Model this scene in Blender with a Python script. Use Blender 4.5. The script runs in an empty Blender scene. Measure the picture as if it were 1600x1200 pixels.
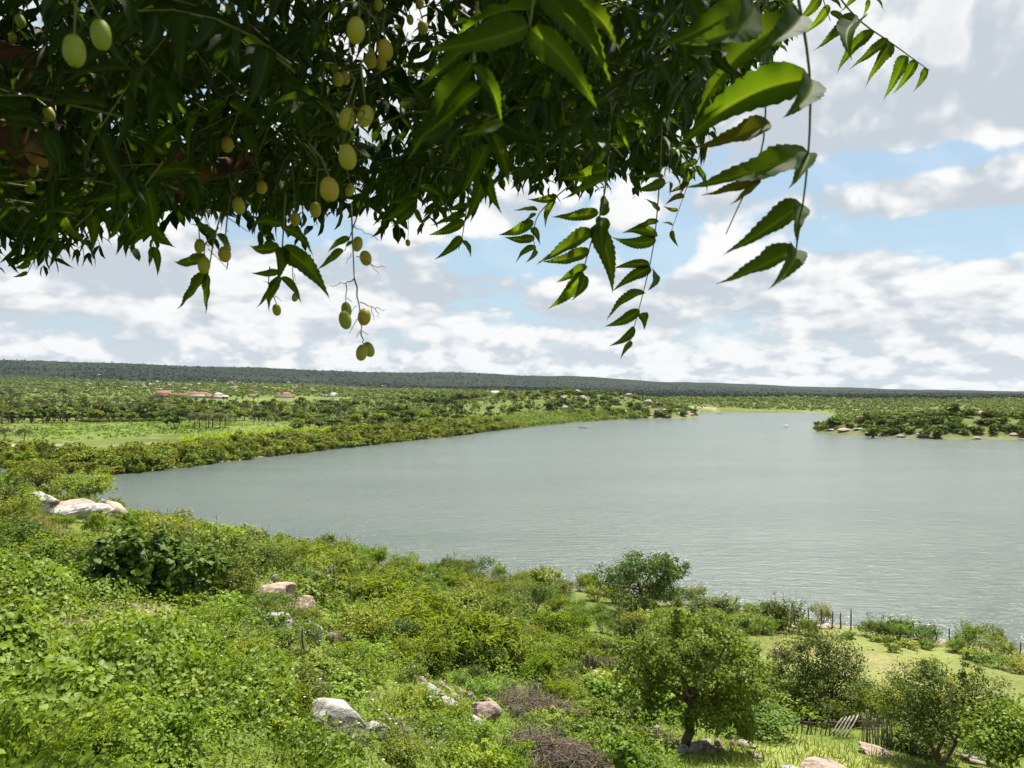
import bpy, bmesh, math
import numpy as np
from mathutils import Matrix, Vector

# ------------------------------------------------------------------ camera, light, sky
scene = bpy.context.scene
COL = scene.collection
FPX, CX, HY, CAMZ = 1200.0, 800.0, 612.0, 25.0      # focal length in px of the 1600 px frame, horizon row, eye height above the lake

cam = bpy.data.cameras.new("camera")
cam.sensor_width = 36.0
cam.lens = 36.0 * FPX / 1600.0
cam.clip_start = 0.05
cam.clip_end = 20000.0
cam.dof.use_dof = True
cam.dof.focus_distance = 5.0
cam.dof.aperture_fstop = 20.0
camo = bpy.data.objects.new("camera", cam)
COL.objects.link(camo)
camo.location = (0, 0, CAMZ)
camo.rotation_euler = (math.radians(90) + math.atan((HY - 600.0) / FPX), 0, 0)
scene.camera = camo

SUN_DIR = Vector((0.24, 0.30, 0.92)).normalized()    # towards the sun
SUN_EL = math.asin(SUN_DIR.z)
SUN_AZ = math.atan2(SUN_DIR.x, SUN_DIR.y)
sun = bpy.data.lights.new("sun", 'SUN')
sun.energy = 5.0
sun.angle = math.radians(0.53)
sun.color = (1.0, 0.95, 0.86)
suno = bpy.data.objects.new("sun", sun)
COL.objects.link(suno)
suno.rotation_euler = (-SUN_DIR).to_track_quat('-Z', 'Y').to_euler()

vs = scene.view_settings
vs.view_transform = 'Standard'
vs.look = 'None'
vs.exposure = 1.3
vs.gamma = 1.0
vs.use_curve_mapping = False
cy = scene.cycles
cy.max_bounces = 6
cy.diffuse_bounces = 3
cy.glossy_bounces = 2
cy.transmission_bounces = 4
cy.volume_bounces = 0
cy.transparent_max_bounces = 6
cy.caustics_reflective = False
cy.caustics_refractive = False
cy.use_adaptive_sampling = True
cy.adaptive_threshold = 0.015


def build_world():
    w = bpy.data.worlds.new("World")
    scene.world = w
    w.use_nodes = True
    w.cycles.sampling_method = 'NONE'
    nt = w.node_tree
    nt.nodes.clear()
    L = nt.links.new

    def N(t, **k):
        n = nt.nodes.new(t)
        for a, b in k.items():
            setattr(n, a, b)
        return n

    def M(op, a, b=None, c=None, clamp=False):
        n = N('ShaderNodeMath', operation=op)
        n.use_clamp = clamp
        for i, v in enumerate((a, b, c)):
            if v is None:
                continue
            if isinstance(v, (int, float)):
                n.inputs[i].default_value = v
            else:
                L(v, n.inputs[i])
        return n.outputs[0]

    def SM(x, lo, hi):
        n = N('ShaderNodeMapRange', interpolation_type='SMOOTHSTEP')
        L(x, n.inputs['Value'])
        n.inputs['From Min'].default_value = lo
        n.inputs['From Max'].default_value = hi
        return n.outputs['Result']

    def MIX(f, a, b):
        n = N('ShaderNodeMix', data_type='RGBA')
        if isinstance(f, (int, float)):
            n.inputs[0].default_value = f
        else:
            L(f, n.inputs[0])
        for i, v in ((6, a), (7, b)):
            if isinstance(v, tuple):
                n.inputs[i].default_value = (*v, 1)
            else:
                L(v, n.inputs[i])
        return n.outputs[2]

    tc = N('ShaderNodeTexCoord')
    sep = N('ShaderNodeSeparateXYZ')
    L(tc.outputs['Generated'], sep.inputs[0])
    x, y, z = sep.outputs
    hl = M('SQRT', M('ADD', M('MULTIPLY', x, x), M('MULTIPLY', y, y)))
    hx, hy = M('DIVIDE', x, M('MAXIMUM', hl, .02)), M('DIVIDE', y, M('MAXIMUM', hl, .02))
    tz = M('DIVIDE', M('MAXIMUM', z, 0.0), M('MAXIMUM', hl, .05))          # tan(elevation)
    az = M('ARCTAN2', x, y)
    g = M('LOGARITHM', M('ADD', tz, 0.07), math.e)                           # rows crowd towards the horizon

    def vec(a, b, c):
        n = N('ShaderNodeCombineXYZ')
        for i, v in enumerate((a, b, c)):
            if isinstance(v, (int, float)):
                n.inputs[i].default_value = v
            else:
                L(v, n.inputs[i])
        return n.outputs[0]

    def noise(v, scale, detail, rough, dist=0.0):
        n = N('ShaderNodeTexNoise')
        n.inputs['Scale'].default_value = scale
        n.inputs['Detail'].default_value = detail
        n.inputs['Roughness'].default_value = rough
        n.inputs['Distortion'].default_value = dist
        L(v, n.inputs['Vector'])
        return n.outputs['Fac']

    def puff(v, scale, det=2.5, rough=0.5):
        n = N('ShaderNodeTexVoronoi', feature='F1', voronoi_dimensions='3D')
        n.inputs['Scale'].default_value = scale
        n.inputs['Detail'].default_value = det
        n.inputs['Roughness'].default_value = rough
        n.inputs['Lacunarity'].default_value = 2.3
        L(v, n.inputs['Vector'])
        return M('SUBTRACT', 1.0, n.outputs['Distance'])

    def warp(v, scale, amt):
        n = N('ShaderNodeTexNoise')
        n.inputs['Scale'].default_value = scale
        n.inputs['Detail'].default_value = 3.0
        L(v, n.inputs['Vector'])
        s = N('ShaderNodeVectorMath', operation='SCALE')
        L(n.outputs['Color'], s.inputs[0])
        s.inputs['Scale'].default_value = amt
        a = N('ShaderNodeVectorMath', operation='ADD')
        L(v, a.inputs[0])
        L(s.outputs[0], a.inputs[1])
        return a.outputs[0]

    def bump(a0, t0, sa, st, amp):
        """a smooth hill of cloud (or of clear sky) round one direction: azimuth a0, tan(elevation) t0"""
        da = M('DIVIDE', M('SUBTRACT', az, a0), sa)
        dt = M('DIVIDE', M('SUBTRACT', tz, t0), st)
        r = M('ADD', M('MULTIPLY', da, da), M('MULTIPLY', dt, dt))
        return M('MULTIPLY', M('EXPONENT', M('MULTIPLY', r, -1.0)), amp)

    def px(p, q):
        return math.atan((p - CX) / FPX), (HY - q) / FPX

    low = SM(tz, 0.115, 0.03)           # 1 near the horizon

    def density(dg, dh):
        gg = M('ADD', g, dg)
        hxx = M('ADD', hx, dh)
        v1 = vec(hxx, hy, M('MULTIPLY', gg, 0.38))
        a = noise(v1, 3.3, 7.0, 0.55, 0.2)
        b = puff(warp(v1, 7.0, 0.07), 8.5)
        v2 = vec(hxx, hy, M('MULTIPLY', gg, 0.22))
        c = noise(v2, 6.0, 6.0, 0.55, 0.2)
        b2 = puff(warp(v2, 12.0, 0.045), 14.0)
        up = M('ADD', M('MULTIPLY', a, 0.66), M('MULTIPLY', b, 0.34))
        dn = M('ADD', M('MULTIPLY', c, 0.60), M('MULTIPLY', b2, 0.40))
        n = N('ShaderNodeMix', data_type='FLOAT')
        L(low, n.inputs[0])
        L(up, n.inputs[2])
        L(dn, n.inputs[3])
        return n.outputs[0]

    d0 = density(0.0, 0.0)
    d1 = density(0.085, 0.012)
    d2 = density(0.24, 0.03)
    # where the photographed sky is overcast, heaped or open
    shape = None
    for (p, q, sp, sq, amp) in ((1480, 160, 330, 150, 0.30), (1275, 445, 85, 50, 0.22), (1440, 345, 230, 28, 0.10), (1440, 292, 190, 22, -0.30),
                                (1450, 388, 110, 18, -0.30), (1035, 400, 60, 40, -0.34), (780, 395, 90, 32, -0.34), (480, 372, 70, 18, -0.24),
                                (560, 470, 250, 40, 0.14), (1000, 470, 160, 50, 0.12), (270, 360, 60, 20, -0.18), (1120, 330, 60, 30, 0.12),
                                (1560, 420, 90, 14, -0.20), (150, 440, 250, 60, 0.12), (1400, 500, 260, 30, 0.10)):
        a0, t0 = px(p, q)
        b = bump(a0, t0, sp / FPX, sq / FPX, amp)
        shape = b if shape is None else M('ADD', shape, b)
    cover = M('ADD', d0, M('ADD', shape, M('ADD', 0.165, M('MULTIPLY', SM(tz, 0.22, 0.10), 0.08))))
    mask = SM(cover, 0.44, 0.58)
    mask = M('MAXIMUM', mask, M('ADD', M('MULTIPLY', low, 0.82), 0.12))
    # daylight on the heaps: bright where the cloud thins towards the light, grey below
    lit = M('ADD', 0.50, M('ADD', M('MULTIPLY', M('SUBTRACT', d0, d1), 4.0), M('MULTIPLY', M('SUBTRACT', d0, d2), 2.4)), clamp=True)
    thick = SM(cover, 0.62, 1.05)
    lit = M('SUBTRACT', lit, M('MULTIPLY', thick, 0.50), clamp=True)
    c = MIX(SM(lit, -0.05, 1.0), (4.55, 5.0, 5.5), (7.6, 7.6, 7.6))
    c = MIX(M('MULTIPLY', low, 0.20), c, (5.6, 6.0, 6.6))
    sky = N('ShaderNodeTexSky')
    sky.sky_type = 'NISHITA'
    sky.sun_disc = False
    sky.sun_elevation = SUN_EL
    sky.sun_rotation = SUN_AZ
    sky.altitude = 300
    sky.air_density = 1.0
    sky.dust_density = 1.2
    sky.ozone_density = 1.5
    hs = N('ShaderNodeMix', data_type='RGBA', blend_type='MULTIPLY')
    hs.inputs[0].default_value = 1.0
    L(sky.outputs[0], hs.inputs[6])
    hs.inputs[7].default_value = (1.45, 1.38, 1.15, 1)
    fin = MIX(mask, MIX(0.65, hs.outputs[2], (3.3, 4.9, 6.5)), c)
    fin = MIX(SM(z, -0.03, 0.0), (3.0, 3.3, 3.3), fin)
    bg = N('ShaderNodeBackground')
    bg.inputs['Strength'].default_value = 0.0522
    L(fin, bg.inputs[0])
    out = N('ShaderNodeOutputWorld')
    L(bg.outputs[0], out.inputs[0])


build_world()

# ------------------------------------------------------------------ helpers
rng = np.random.default_rng(7)


def nrm(v):
    return v / np.maximum(np.linalg.norm(v, axis=-1, keepdims=True), 1e-9)


def smooth(a, b, x):
    t = np.clip((x - a) / (b - a), 0, 1)
    return t * t * (3 - 2 * t)


def _hash(ix, iy, s):
    h = (ix.astype(np.int64) * 374761393 + iy.astype(np.int64) * 668265263 + s * 974634777) & 0x7fffffff
    h = ((h ^ (h >> 13)) * 1274126177) & 0x7fffffff
    return ((h ^ (h >> 16)) & 0xffff) / 65535.0


def vnoise(x, y, s=0):
    ix, iy = np.floor(x), np.floor(y)
    fx, fy = x - ix, y - iy
    fx, fy = fx * fx * (3 - 2 * fx), fy * fy * (3 - 2 * fy)
    a, b = _hash(ix, iy, s), _hash(ix + 1, iy, s)
    c, d = _hash(ix, iy + 1, s), _hash(ix + 1, iy + 1, s)
    return (a * (1 - fx) + b * fx) * (1 - fy) + (c * (1 - fx) + d * fx) * fy


def fbm(x, y, octv=4, s=0):
    r, a, t = 0.0, 0.5, 0.0
    for i in range(octv):
        r = r + a * vnoise(x * 2 ** i + 17.3 * i, y * 2 ** i + 5.1 * i, s + i)
        t += a
        a *= 0.5
    return r / t                                          # 0..1


class Acc:
    """gathers shapes as triangles; build() links them as ONE mesh object"""

    def __init__(self):
        self.V, self.F, self.A, self.I, self.n = [], [], [], [], 0

    def add(self, V, F, var=0.5, mi=0):
        V = np.asarray(V, float).reshape(-1, 3)
        F = np.asarray(F, np.int64).reshape(-1, 3)
        self.V.append(V)
        self.F.append(F + self.n)
        self.A.append(np.broadcast_to(np.asarray(var, float), (len(V),)))
        self.I.append(np.broadcast_to(np.asarray(mi, np.int32), (len(F),)))
        self.n += len(V)
        return self

    def mesh(self, name, mats, smooth_shade=False):
        V, F = np.concatenate(self.V), np.concatenate(self.F)
        A, I = np.concatenate(self.A), np.concatenate(self.I)
        me = bpy.data.meshes.new(name)
        me.vertices.add(len(V))
        me.vertices.foreach_set('co', V.astype(np.float32).ravel())
        me.loops.add(len(F) * 3)
        me.loops.foreach_set('vertex_index', F.astype(np.int32).ravel())
        me.polygons.add(len(F))
        me.polygons.foreach_set('loop_start', np.arange(0, len(F) * 3, 3, dtype=np.int32))
        me.polygons.foreach_set('material_index', I.astype(np.int32))
        if smooth_shade:
            me.polygons.foreach_set('use_smooth', np.ones(len(F), bool))
        at = me.attributes.new('var', 'FLOAT', 'POINT')
        at.data.foreach_set('value', A.astype(np.float32))
        for m in (mats if isinstance(mats, (list, tuple)) else [mats]):
            me.materials.append(m)
        me.update(calc_edges=True)
        return me

    def build(self, name, mats, parent=None, loc=None, smooth_shade=False):
        return link(name, self.mesh(name, mats, smooth_shade), parent, loc)


def link(name, data, parent=None, loc=None):
    o = bpy.data.objects.new(name, data)
    COL.objects.link(o)
    if loc is not None:
        o.location = loc
    if parent is not None:
        o.parent = parent
    return o


def tag(o, label=None, cat=None, group=None, kind=None):
    for k, v in (('label', label), ('category', cat), ('group', group), ('kind', kind)):
        if v is not None:
            o[k] = v
    return o


def thing(name, loc, label, cat, group=None, rz=0.0):
    o = link(name, None, None, loc)
    o.rotation_euler = (0, 0, rz)
    return tag(o, label, cat, group)


def dup(root, loc, rz, sc, label, group=None):
    """a copy of a thing with copies of its parts"""
    r = root.copy()
    COL.objects.link(r)
    r.location = loc
    r.rotation_euler = (0, 0, rz)
    r.scale = sc if isinstance(sc, tuple) else (sc, sc, sc)
    r['label'] = label
    if group:
        r['group'] = group
    elif 'group' in r:
        del r['group']
    for ch in root.children:
        c = ch.copy()
        COL.objects.link(c)
        c.parent = r
    return r


def tube(pts, radii, n=6, cap=True):
    pts = np.asarray(pts, float)
    radii = np.broadcast_to(np.asarray(radii, float), (len(pts),))
    T = nrm(np.gradient(pts, axis=0))
    ref = np.array([0.31, 0.17, 0.93])
    if abs(T[0] @ ref) > 0.95:
        ref = np.array([1.0, 0, 0])
    U = nrm(np.cross(T, ref))
    W = np.cross(T, U)
    a = np.linspace(0, 2 * np.pi, n, endpoint=False)
    V = (pts[:, None] + radii[:, None, None] * (np.cos(a)[None, :, None] * U[:, None] + np.sin(a)[None, :, None] * W[:, None])).reshape(-1, 3)
    F = []
    for i in range(len(pts) - 1):
        for k in range(n):
            p, q = i * n + k, i * n + (k + 1) % n
            F += [(p, q, q + n), (p, q + n, p + n)]
    if cap:
        m = (len(pts) - 1) * n
        F += [(m, m + k, m + k + 1) for k in range(1, n - 1)]
        F += [(0, k + 1, k) for k in range(1, n - 1)]
    return V, F


def curve(p0, p1, sag=0.0, n=6, wob=0.0, r=None):
    """a bent line from p0 to p1"""
    t = np.linspace(0, 1, n)[:, None]
    p = np.asarray(p0, float) * (1 - t) + np.asarray(p1, float) * t
    p[:, 2] += sag * (4 * t * (1 - t))[:, 0]
    if wob:
        w = (r or rng).normal(0, wob, p.shape)
        w[0] = w[-1] = 0
        p += w
    return p


def box(c, s):
    c, s = np.asarray(c, float), np.asarray(s, float) / 2
    V = c + np.array([(x, y, z) for x in (-1, 1) for y in (-1, 1) for z in (-1, 1)]) * s
    F = [(0, 1, 3), (0, 3, 2), (4, 6, 7), (4, 7, 5), (0, 4, 5), (0, 5, 1), (2, 3, 7), (2, 7, 6), (0, 2, 6), (0, 6, 4), (1, 5, 7), (1, 7, 3)]
    return V, F


# leaf outlines: x along the leaf, y across, z up
T_OVAL = (np.array([(0, 0, 0), (.30, .30, .07), (.70, .26, .03), (1, 0, -.14), (.70, -.26, .03), (.30, -.30, .07)]), [(0, 1, 5), (1, 2, 4), (1, 4, 5), (2, 3, 4)])
T_LEAF = (np.array([(0, 0, 0), (.42, .30, .06), (1, 0, -.10), (.42, -.30, .06)]), [(0, 1, 2), (0, 2, 3)])
T_HEART = (np.array([(0, 0, 0), (.12, .40, .05), (.55, .36, .06), (1, 0, -.16), (.55, -.36, .06), (.12, -.40, .05)]), [(0, 1, 2), (0, 2, 3), (0, 3, 4), (0, 4, 5)])
T_LONG = (np.array([(0, 0, 0), (.40, .09, .06), (1, 0, -.22), (.40, -.09, .06)]), [(0, 1, 2), (0, 2, 3)])
T_BLADE = (np.array([(0, .022, 0), (0, -.022, 0), (.6, .016, 0), (.6, -.016, 0), (1, 0, -.18)]), [(0, 1, 2), (1, 3, 2), (2, 3, 4)])
T_CLUMP = (np.array([(-.1, .05, 0), (.2, .50, .12), (.62, .30, -.06), (1, .06, -.10), (.70, -.34, .10), (.22, -.46, -.05)]), [(0, 1, 2), (0, 2, 3), (0, 3, 4), (0, 4, 5)])


def leaves(P, D, N, S, T):
    D = nrm(D)
    Y = nrm(np.cross(N, D))
    Z = np.cross(D, Y)
    t, f = T
    S = np.broadcast_to(np.asarray(S, float), (len(P),))
    V = P[:, None] + S[:, None, None] * (t[None, :, 0:1] * D[:, None] + t[None, :, 1:2] * Y[:, None] + t[None, :, 2:3] * Z[:, None])
    F = np.asarray(f)[None] + (np.arange(len(P)) * len(t))[:, None, None]
    return V.reshape(-1, 3), F.reshape(-1, 3)


def add_leaves(acc, P, D, N, S, T, var, mi=0):
    V, F = leaves(P, D, N, S, T)
    acc.add(V, F, np.repeat(var, len(T[0])), mi)


# ------------------------------------------------------------------ materials
def new_mat(name):
    m = bpy.data.materials.new(name)
    m.use_nodes = True
    nt = m.node_tree
    b = nt.nodes['Principled BSDF']
    return m, nt, b


def nd(nt, t, **k):
    n = nt.nodes.new(t)
    for a, b in k.items():
        setattr(n, a, b)
    return n


def mixc(nt, f, a, b, blend='MIX'):
    n = nd(nt, 'ShaderNodeMix', data_type='RGBA', blend_type=blend)
    for i, v in ((0, f), (6, a), (7, b)):
        if isinstance(v, tuple):
            n.inputs[i].default_value = (*v, 1)
        elif isinstance(v, (int, float)):
            n.inputs[i].default_value = v
        else:
            nt.links.new(v, n.inputs[i])
    return n.outputs[2]


def leaf_mat(name, c1, c2, trans=0.35, tc=None, rough=0.55, spec=0.22, vary=0.25, rib=None):
    m, nt, b = new_mat(name)
    at = nd(nt, 'ShaderNodeAttribute', attribute_name='var')
    c = mixc(nt, at.outputs['Fac'], c1, c2)
    oi = nd(nt, 'ShaderNodeObjectInfo')
    hsv = nd(nt, 'ShaderNodeHueSaturation')
    mr = nd(nt, 'ShaderNodeMapRange')
    nt.links.new(oi.outputs['Random'], mr.inputs['Value'])
    mr.inputs['To Min'].default_value = 1 - vary
    mr.inputs['To Max'].default_value = 1 + vary
    nt.links.new(mr.outputs[0], hsv.inputs['Value'])
    mh = nd(nt, 'ShaderNodeMapRange')
    ml = nd(nt, 'ShaderNodeMath', operation='FRACT')
    mm = nd(nt, 'ShaderNodeMath', operation='MULTIPLY')
    mm.inputs[1].default_value = 7.31
    nt.links.new(oi.outputs['Random'], mm.inputs[0])
    nt.links.new(mm.outputs[0], ml.inputs[0])
    nt.links.new(ml.outputs[0], mh.inputs['Value'])
    mh.inputs['To Min'].default_value = 0.5 - 0.08 * vary
    mh.inputs['To Max'].default_value = 0.5 + 0.08 * vary
    nt.links.new(mh.outputs[0], hsv.inputs['Hue'])
    nt.links.new(c, hsv.inputs['Color'])
    col = hsv.outputs[0]
    if rib:
        ar = nd(nt, 'ShaderNodeAttribute', attribute_name='rib')
        col = mixc(nt, ar.outputs['Fac'], col, rib)
    nt.links.new(col, b.inputs['Base Color'])
    b.inputs['Roughness'].default_value = rough
    b.inputs['Specular IOR Level'].default_value = spec
    tr = nd(nt, 'ShaderNodeBsdfTranslucent')
    tcol = mixc(nt, 1.0, col, tc or (1.5, 1.5, 0.7), 'MULTIPLY')
    nt.links.new(tcol, tr.inputs[0])
    mx = nd(nt, 'ShaderNodeMixShader')
    mx.inputs[0].default_value = trans
    nt.links.new(b.outputs[0], mx.inputs[1])
    nt.links.new(tr.outputs[0], mx.inputs[2])
    nt.links.new(mx.outputs[0], nt.nodes['Material Output'].inputs[0])
    return m


def rough_mat(name, c1, c2, scale=4.0, rough=0.85, bump=0.3, c3=None, spec=0.25, coord='Object', dist=0.05):
    m, nt, b = new_mat(name)
    tc = nd(nt, 'ShaderNodeTexCoord')
    n1 = nd(nt, 'ShaderNodeTexNoise')
    n1.inputs['Scale'].default_value = scale
    n1.inputs['Detail'].default_value = 8
    n1.inputs['Roughness'].default_value = 0.65
    nt.links.new(tc.outputs[coord], n1.inputs['Vector'])
    r = nd(nt, 'ShaderNodeMapRange')
    r.inputs['From Min'].default_value = 0.36
    r.inputs['From Max'].default_value = 0.64
    nt.links.new(n1.outputs['Fac'], r.inputs['Value'])
    c = mixc(nt, r.outputs[0], c1, c2)
    if c3:
        n2 = nd(nt, 'ShaderNodeTexNoise')
        n2.inputs['Scale'].default_value = scale * 0.45
        n2.inputs['Detail'].default_value = 5
        nt.links.new(tc.outputs[coord], n2.inputs['Vector'])
        r2 = nd(nt, 'ShaderNodeMapRange')
        r2.inputs['From Min'].default_value = 0.52
        r2.inputs['From Max'].default_value = 0.62
        nt.links.new(n2.outputs['Fac'], r2.inputs['Value'])
        c = mixc(nt, r2.outputs[0], c, c3)
    nt.links.new(c, b.inputs['Base Color'])
    b.inputs['Roughness'].default_value = rough
    b.inputs['Specular IOR Level'].default_value = spec
    bp = nd(nt, 'ShaderNodeBump')
    bp.inputs['Strength'].default_value = bump
    bp.inputs['Distance'].default_value = dist
    nt.links.new(n1.outputs['Fac'], bp.inputs['Height'])
    nt.links.new(bp.outputs[0], b.inputs['Normal'])
    return m


def plain(name, c, rough=0.7, spec=0.3):
    return rough_mat(name, tuple(v * 0.85 for v in c), tuple(min(1, v * 1.12) for v in c), 3.0, rough, 0.1, spec=spec)


M_SCRUB = leaf_mat('scrub_leaf', (.095, .128, .010), (.205, .230, .020), .36)
M_GREEN = leaf_mat('green_leaf', (.068, .118, .009), (.155, .220, .018), .36)
M_DARK = leaf_mat('dark_leaf', (.046, .076, .010), (.110, .150, .018), .30, rough=.55, spec=.2)
M_FEATHER = leaf_mat('feathery_leaf', (.085, .135, .008), (.175, .225, .014), .40, vary=.15)
M_VINE = leaf_mat('vine_leaf', (.090, .145, .011), (.215, .280, .026), .36, rough=.5)
M_TREE = leaf_mat('tree_leaf', (.058, .094, .010), (.160, .195, .020), .34)
M_GREY = leaf_mat('grey_leaf', (.085, .085, .050), (.150, .145, .080), .2)
M_BANK = leaf_mat('bank_leaf', spec=.10, c1=(.080, .112, .016), c2=(.190, .218, .036), trans=.30, vary=.32)
M_MIXED = leaf_mat('far_leaf', (.054, .080, .018), (.130, .158, .036), .28, vary=.34, spec=.08)
M_FOREST_SHADED = leaf_mat('cloud_shaded_forest_leaf', (.009, .017, .011), (.019, .029, .015), .10, vary=.1, spec=.05)  # ridge trees: the cloud shadow over them is put into the leaf colour
M_PALM = leaf_mat('palm_leaf', (.055, .075, .022), (.120, .130, .040), .25, vary=.2)
M_GRASS = leaf_mat('grass_blade', (.085, .130, .014), (.190, .210, .050), .35, vary=.05)
M_STRAW = leaf_mat('straw_blade', (.20, .19, .06), (.32, .28, .12), .3, vary=.05)
M_FLOWER = leaf_mat('yellow_flower', (.24, .21, .015), (.40, .33, .03), .3, vary=.05)
M_PETAL = leaf_mat('pale_petal', (.60, .50, .52), (.75, .72, .72), .3, vary=.05)
M_BARK = rough_mat('bark', (.085, .055, .035), (.21, .15, .10), 9, .9, .6)
M_TWIG = rough_mat('dry_twig', (.085, .056, .042), (.21, .155, .12), 6, .9, .3)
M_POST = rough_mat('weathered_wood', (.055, .045, .036), (.15, .125, .10), 10, .9, .5)
M_STAKE = rough_mat('grey_stake', (.11, .095, .08), (.25, .225, .195), 10, .9, .4)
M_ROCK = rough_mat('granite', (.21, .19, .175), (.44, .415, .39), 4.0, .9, 1.0, (.085, .077, .072), dist=.12)
M_PINK = rough_mat('pink_granite', (.22, .16, .125), (.36, .285, .23), 3.6, .9, 1.0, (.11, .085, .07), dist=.12)
M_FARROCK = rough_mat('far_granite', (.17, .15, .13), (.32, .29, .25), .5, .9, .6, (.16, .14, .125), dist=.3)
M_CACTUS = rough_mat('cactus_skin', (.075, .095, .045), (.16, .17, .09), 12, .8, .5)
M_WIRE = plain('rusty_wire', (.10, .08, .07), .5)

# ------------------------------------------------------------------ the lie of the land
LAKE_PX = [(250, 804), (400, 858), (550, 880), (700, 897), (850, 915), (1000, 934), (1120, 952), (1250, 969), (1400, 990), (1600, 1019), (1850, 1050)]


def W(px, py, z=0.0):
    d = (CAMZ - z) * FPX / (py - HY)
    return ((px - CX) / FPX * d, d)


LAKE = [(-175, 262), (-140, 205), (-105, 178)] + [W(*p) for p in LAKE_PX] + [(170, 20), (480, -60), (900, 60), (900, 380), (460, 384)]
LAKE += [W(*p) for p in ((1600, 687), (1540, 686), (1480, 686), (1420, 684.5), (1360, 681), (1310, 678), (1280, 676), (1266, 669), (1275, 662), (1290, 655), (1300, 649),
                         (1286, 645.5), (1200, 644.5), (1130, 644), (1092, 644.5), (1084, 648), (1090, 652.5), (1060, 654), (1010, 653.5), (960, 655.5), (900, 659.5), (850, 664.5),
                         (800, 669.5), (700, 681.5), (600, 692.5), (500, 703.5), (400, 714.5), (300, 728), (230, 735), (180, 741))]
LAKE = np.array(LAKE, float)


def shore_dist(x, y):
    """distance to the lake's edge, negative on the water"""
    a, b = LAKE, np.roll(LAKE, -1, 0)
    best = np.full(x.shape, 1e9)
    ins = np.zeros(x.shape, bool)
    for (ax, ay), (bx, by) in zip(a, b):
        dx, dy = bx - ax, by - ay
        t = np.clip(((x - ax) * dx + (y - ay) * dy) / (dx * dx + dy * dy + 1e-9), 0, 1)
        best = np.minimum(best, np.hypot(x - ax - t * dx, y - ay - t * dy))
        c = (ay > y) != (by > y)
        ins ^= c & (x < (bx - ax) * (y - ay) / (by - ay + 1e-12) + ax)
    return np.where(ins, -best, best)


def zz(py, d):
    return CAMZ - (py - HY) / FPX * d


NEAR = {   # azimuth (px column) -> (distance, height)
    0: [(2.6, 23.3), (10, zz(1215, 10)), (18, zz(1050, 18)), (28, zz(915, 28)), (45, zz(852, 45)), (70, zz(805, 70)), (100, zz(772, 100)), (150, 7.5), (190, 3.5), (240, 2.5)],
    200: [(2.6, 23.3), (11, zz(1215, 11)), (19, zz(1055, 19)), (29, zz(935, 29)), (40, zz(890, 40)), (60, zz(845, 60)), (85, zz(815, 85)), (120, zz(792, 120)), (150, 2.5), (240, 2.5)],
    400: [(2.6, 23.3), (7, 20.3), (10, 19.0), (12.5, zz(1215, 12.5)), (20, zz(1065, 20)), (30, zz(965, 30)), (40, zz(912, 40)), (55, zz(886, 55)), (80, zz(872, 80)), (105, 2.6), (122, .3), (240, .3)],
    700: [(2.6, 23.3), (8, 19.9), (13, 16.7), (17, zz(1215, 17)), (25, zz(1115, 25)), (35, zz(1045, 35)), (50, zz(985, 50)), (70, zz(942, 70)), (90, 2.2), (105, .3), (240, .3)],
    1000: [(2.6, 23.3), (8, 19.9), (16, 14.5), (23, zz(1215, 23)), (32, zz(1135, 32)), (45, zz(1064, 45)), (60, zz(1012, 60)), (78, 2.0), (93, .3), (240, .3)],
    1300: [(2.6, 23.3), (8, 19.9), (18, 13.2), (26, zz(1215, 26)), (36, zz(1133, 36)), (46, zz(1082, 46)), (58, zz(1040, 58)), (70, 2.3), (80, .6), (240, .3)],
    1600: [(2.6, 23.3), (8, 19.9), (19, 12.4), (28, zz(1215, 28)), (40, zz(1133, 40)), (50, zz(1090, 50)), (60, zz(1056, 60)), (68, 1.3), (74, .4), (240, .3)],
}
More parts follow.
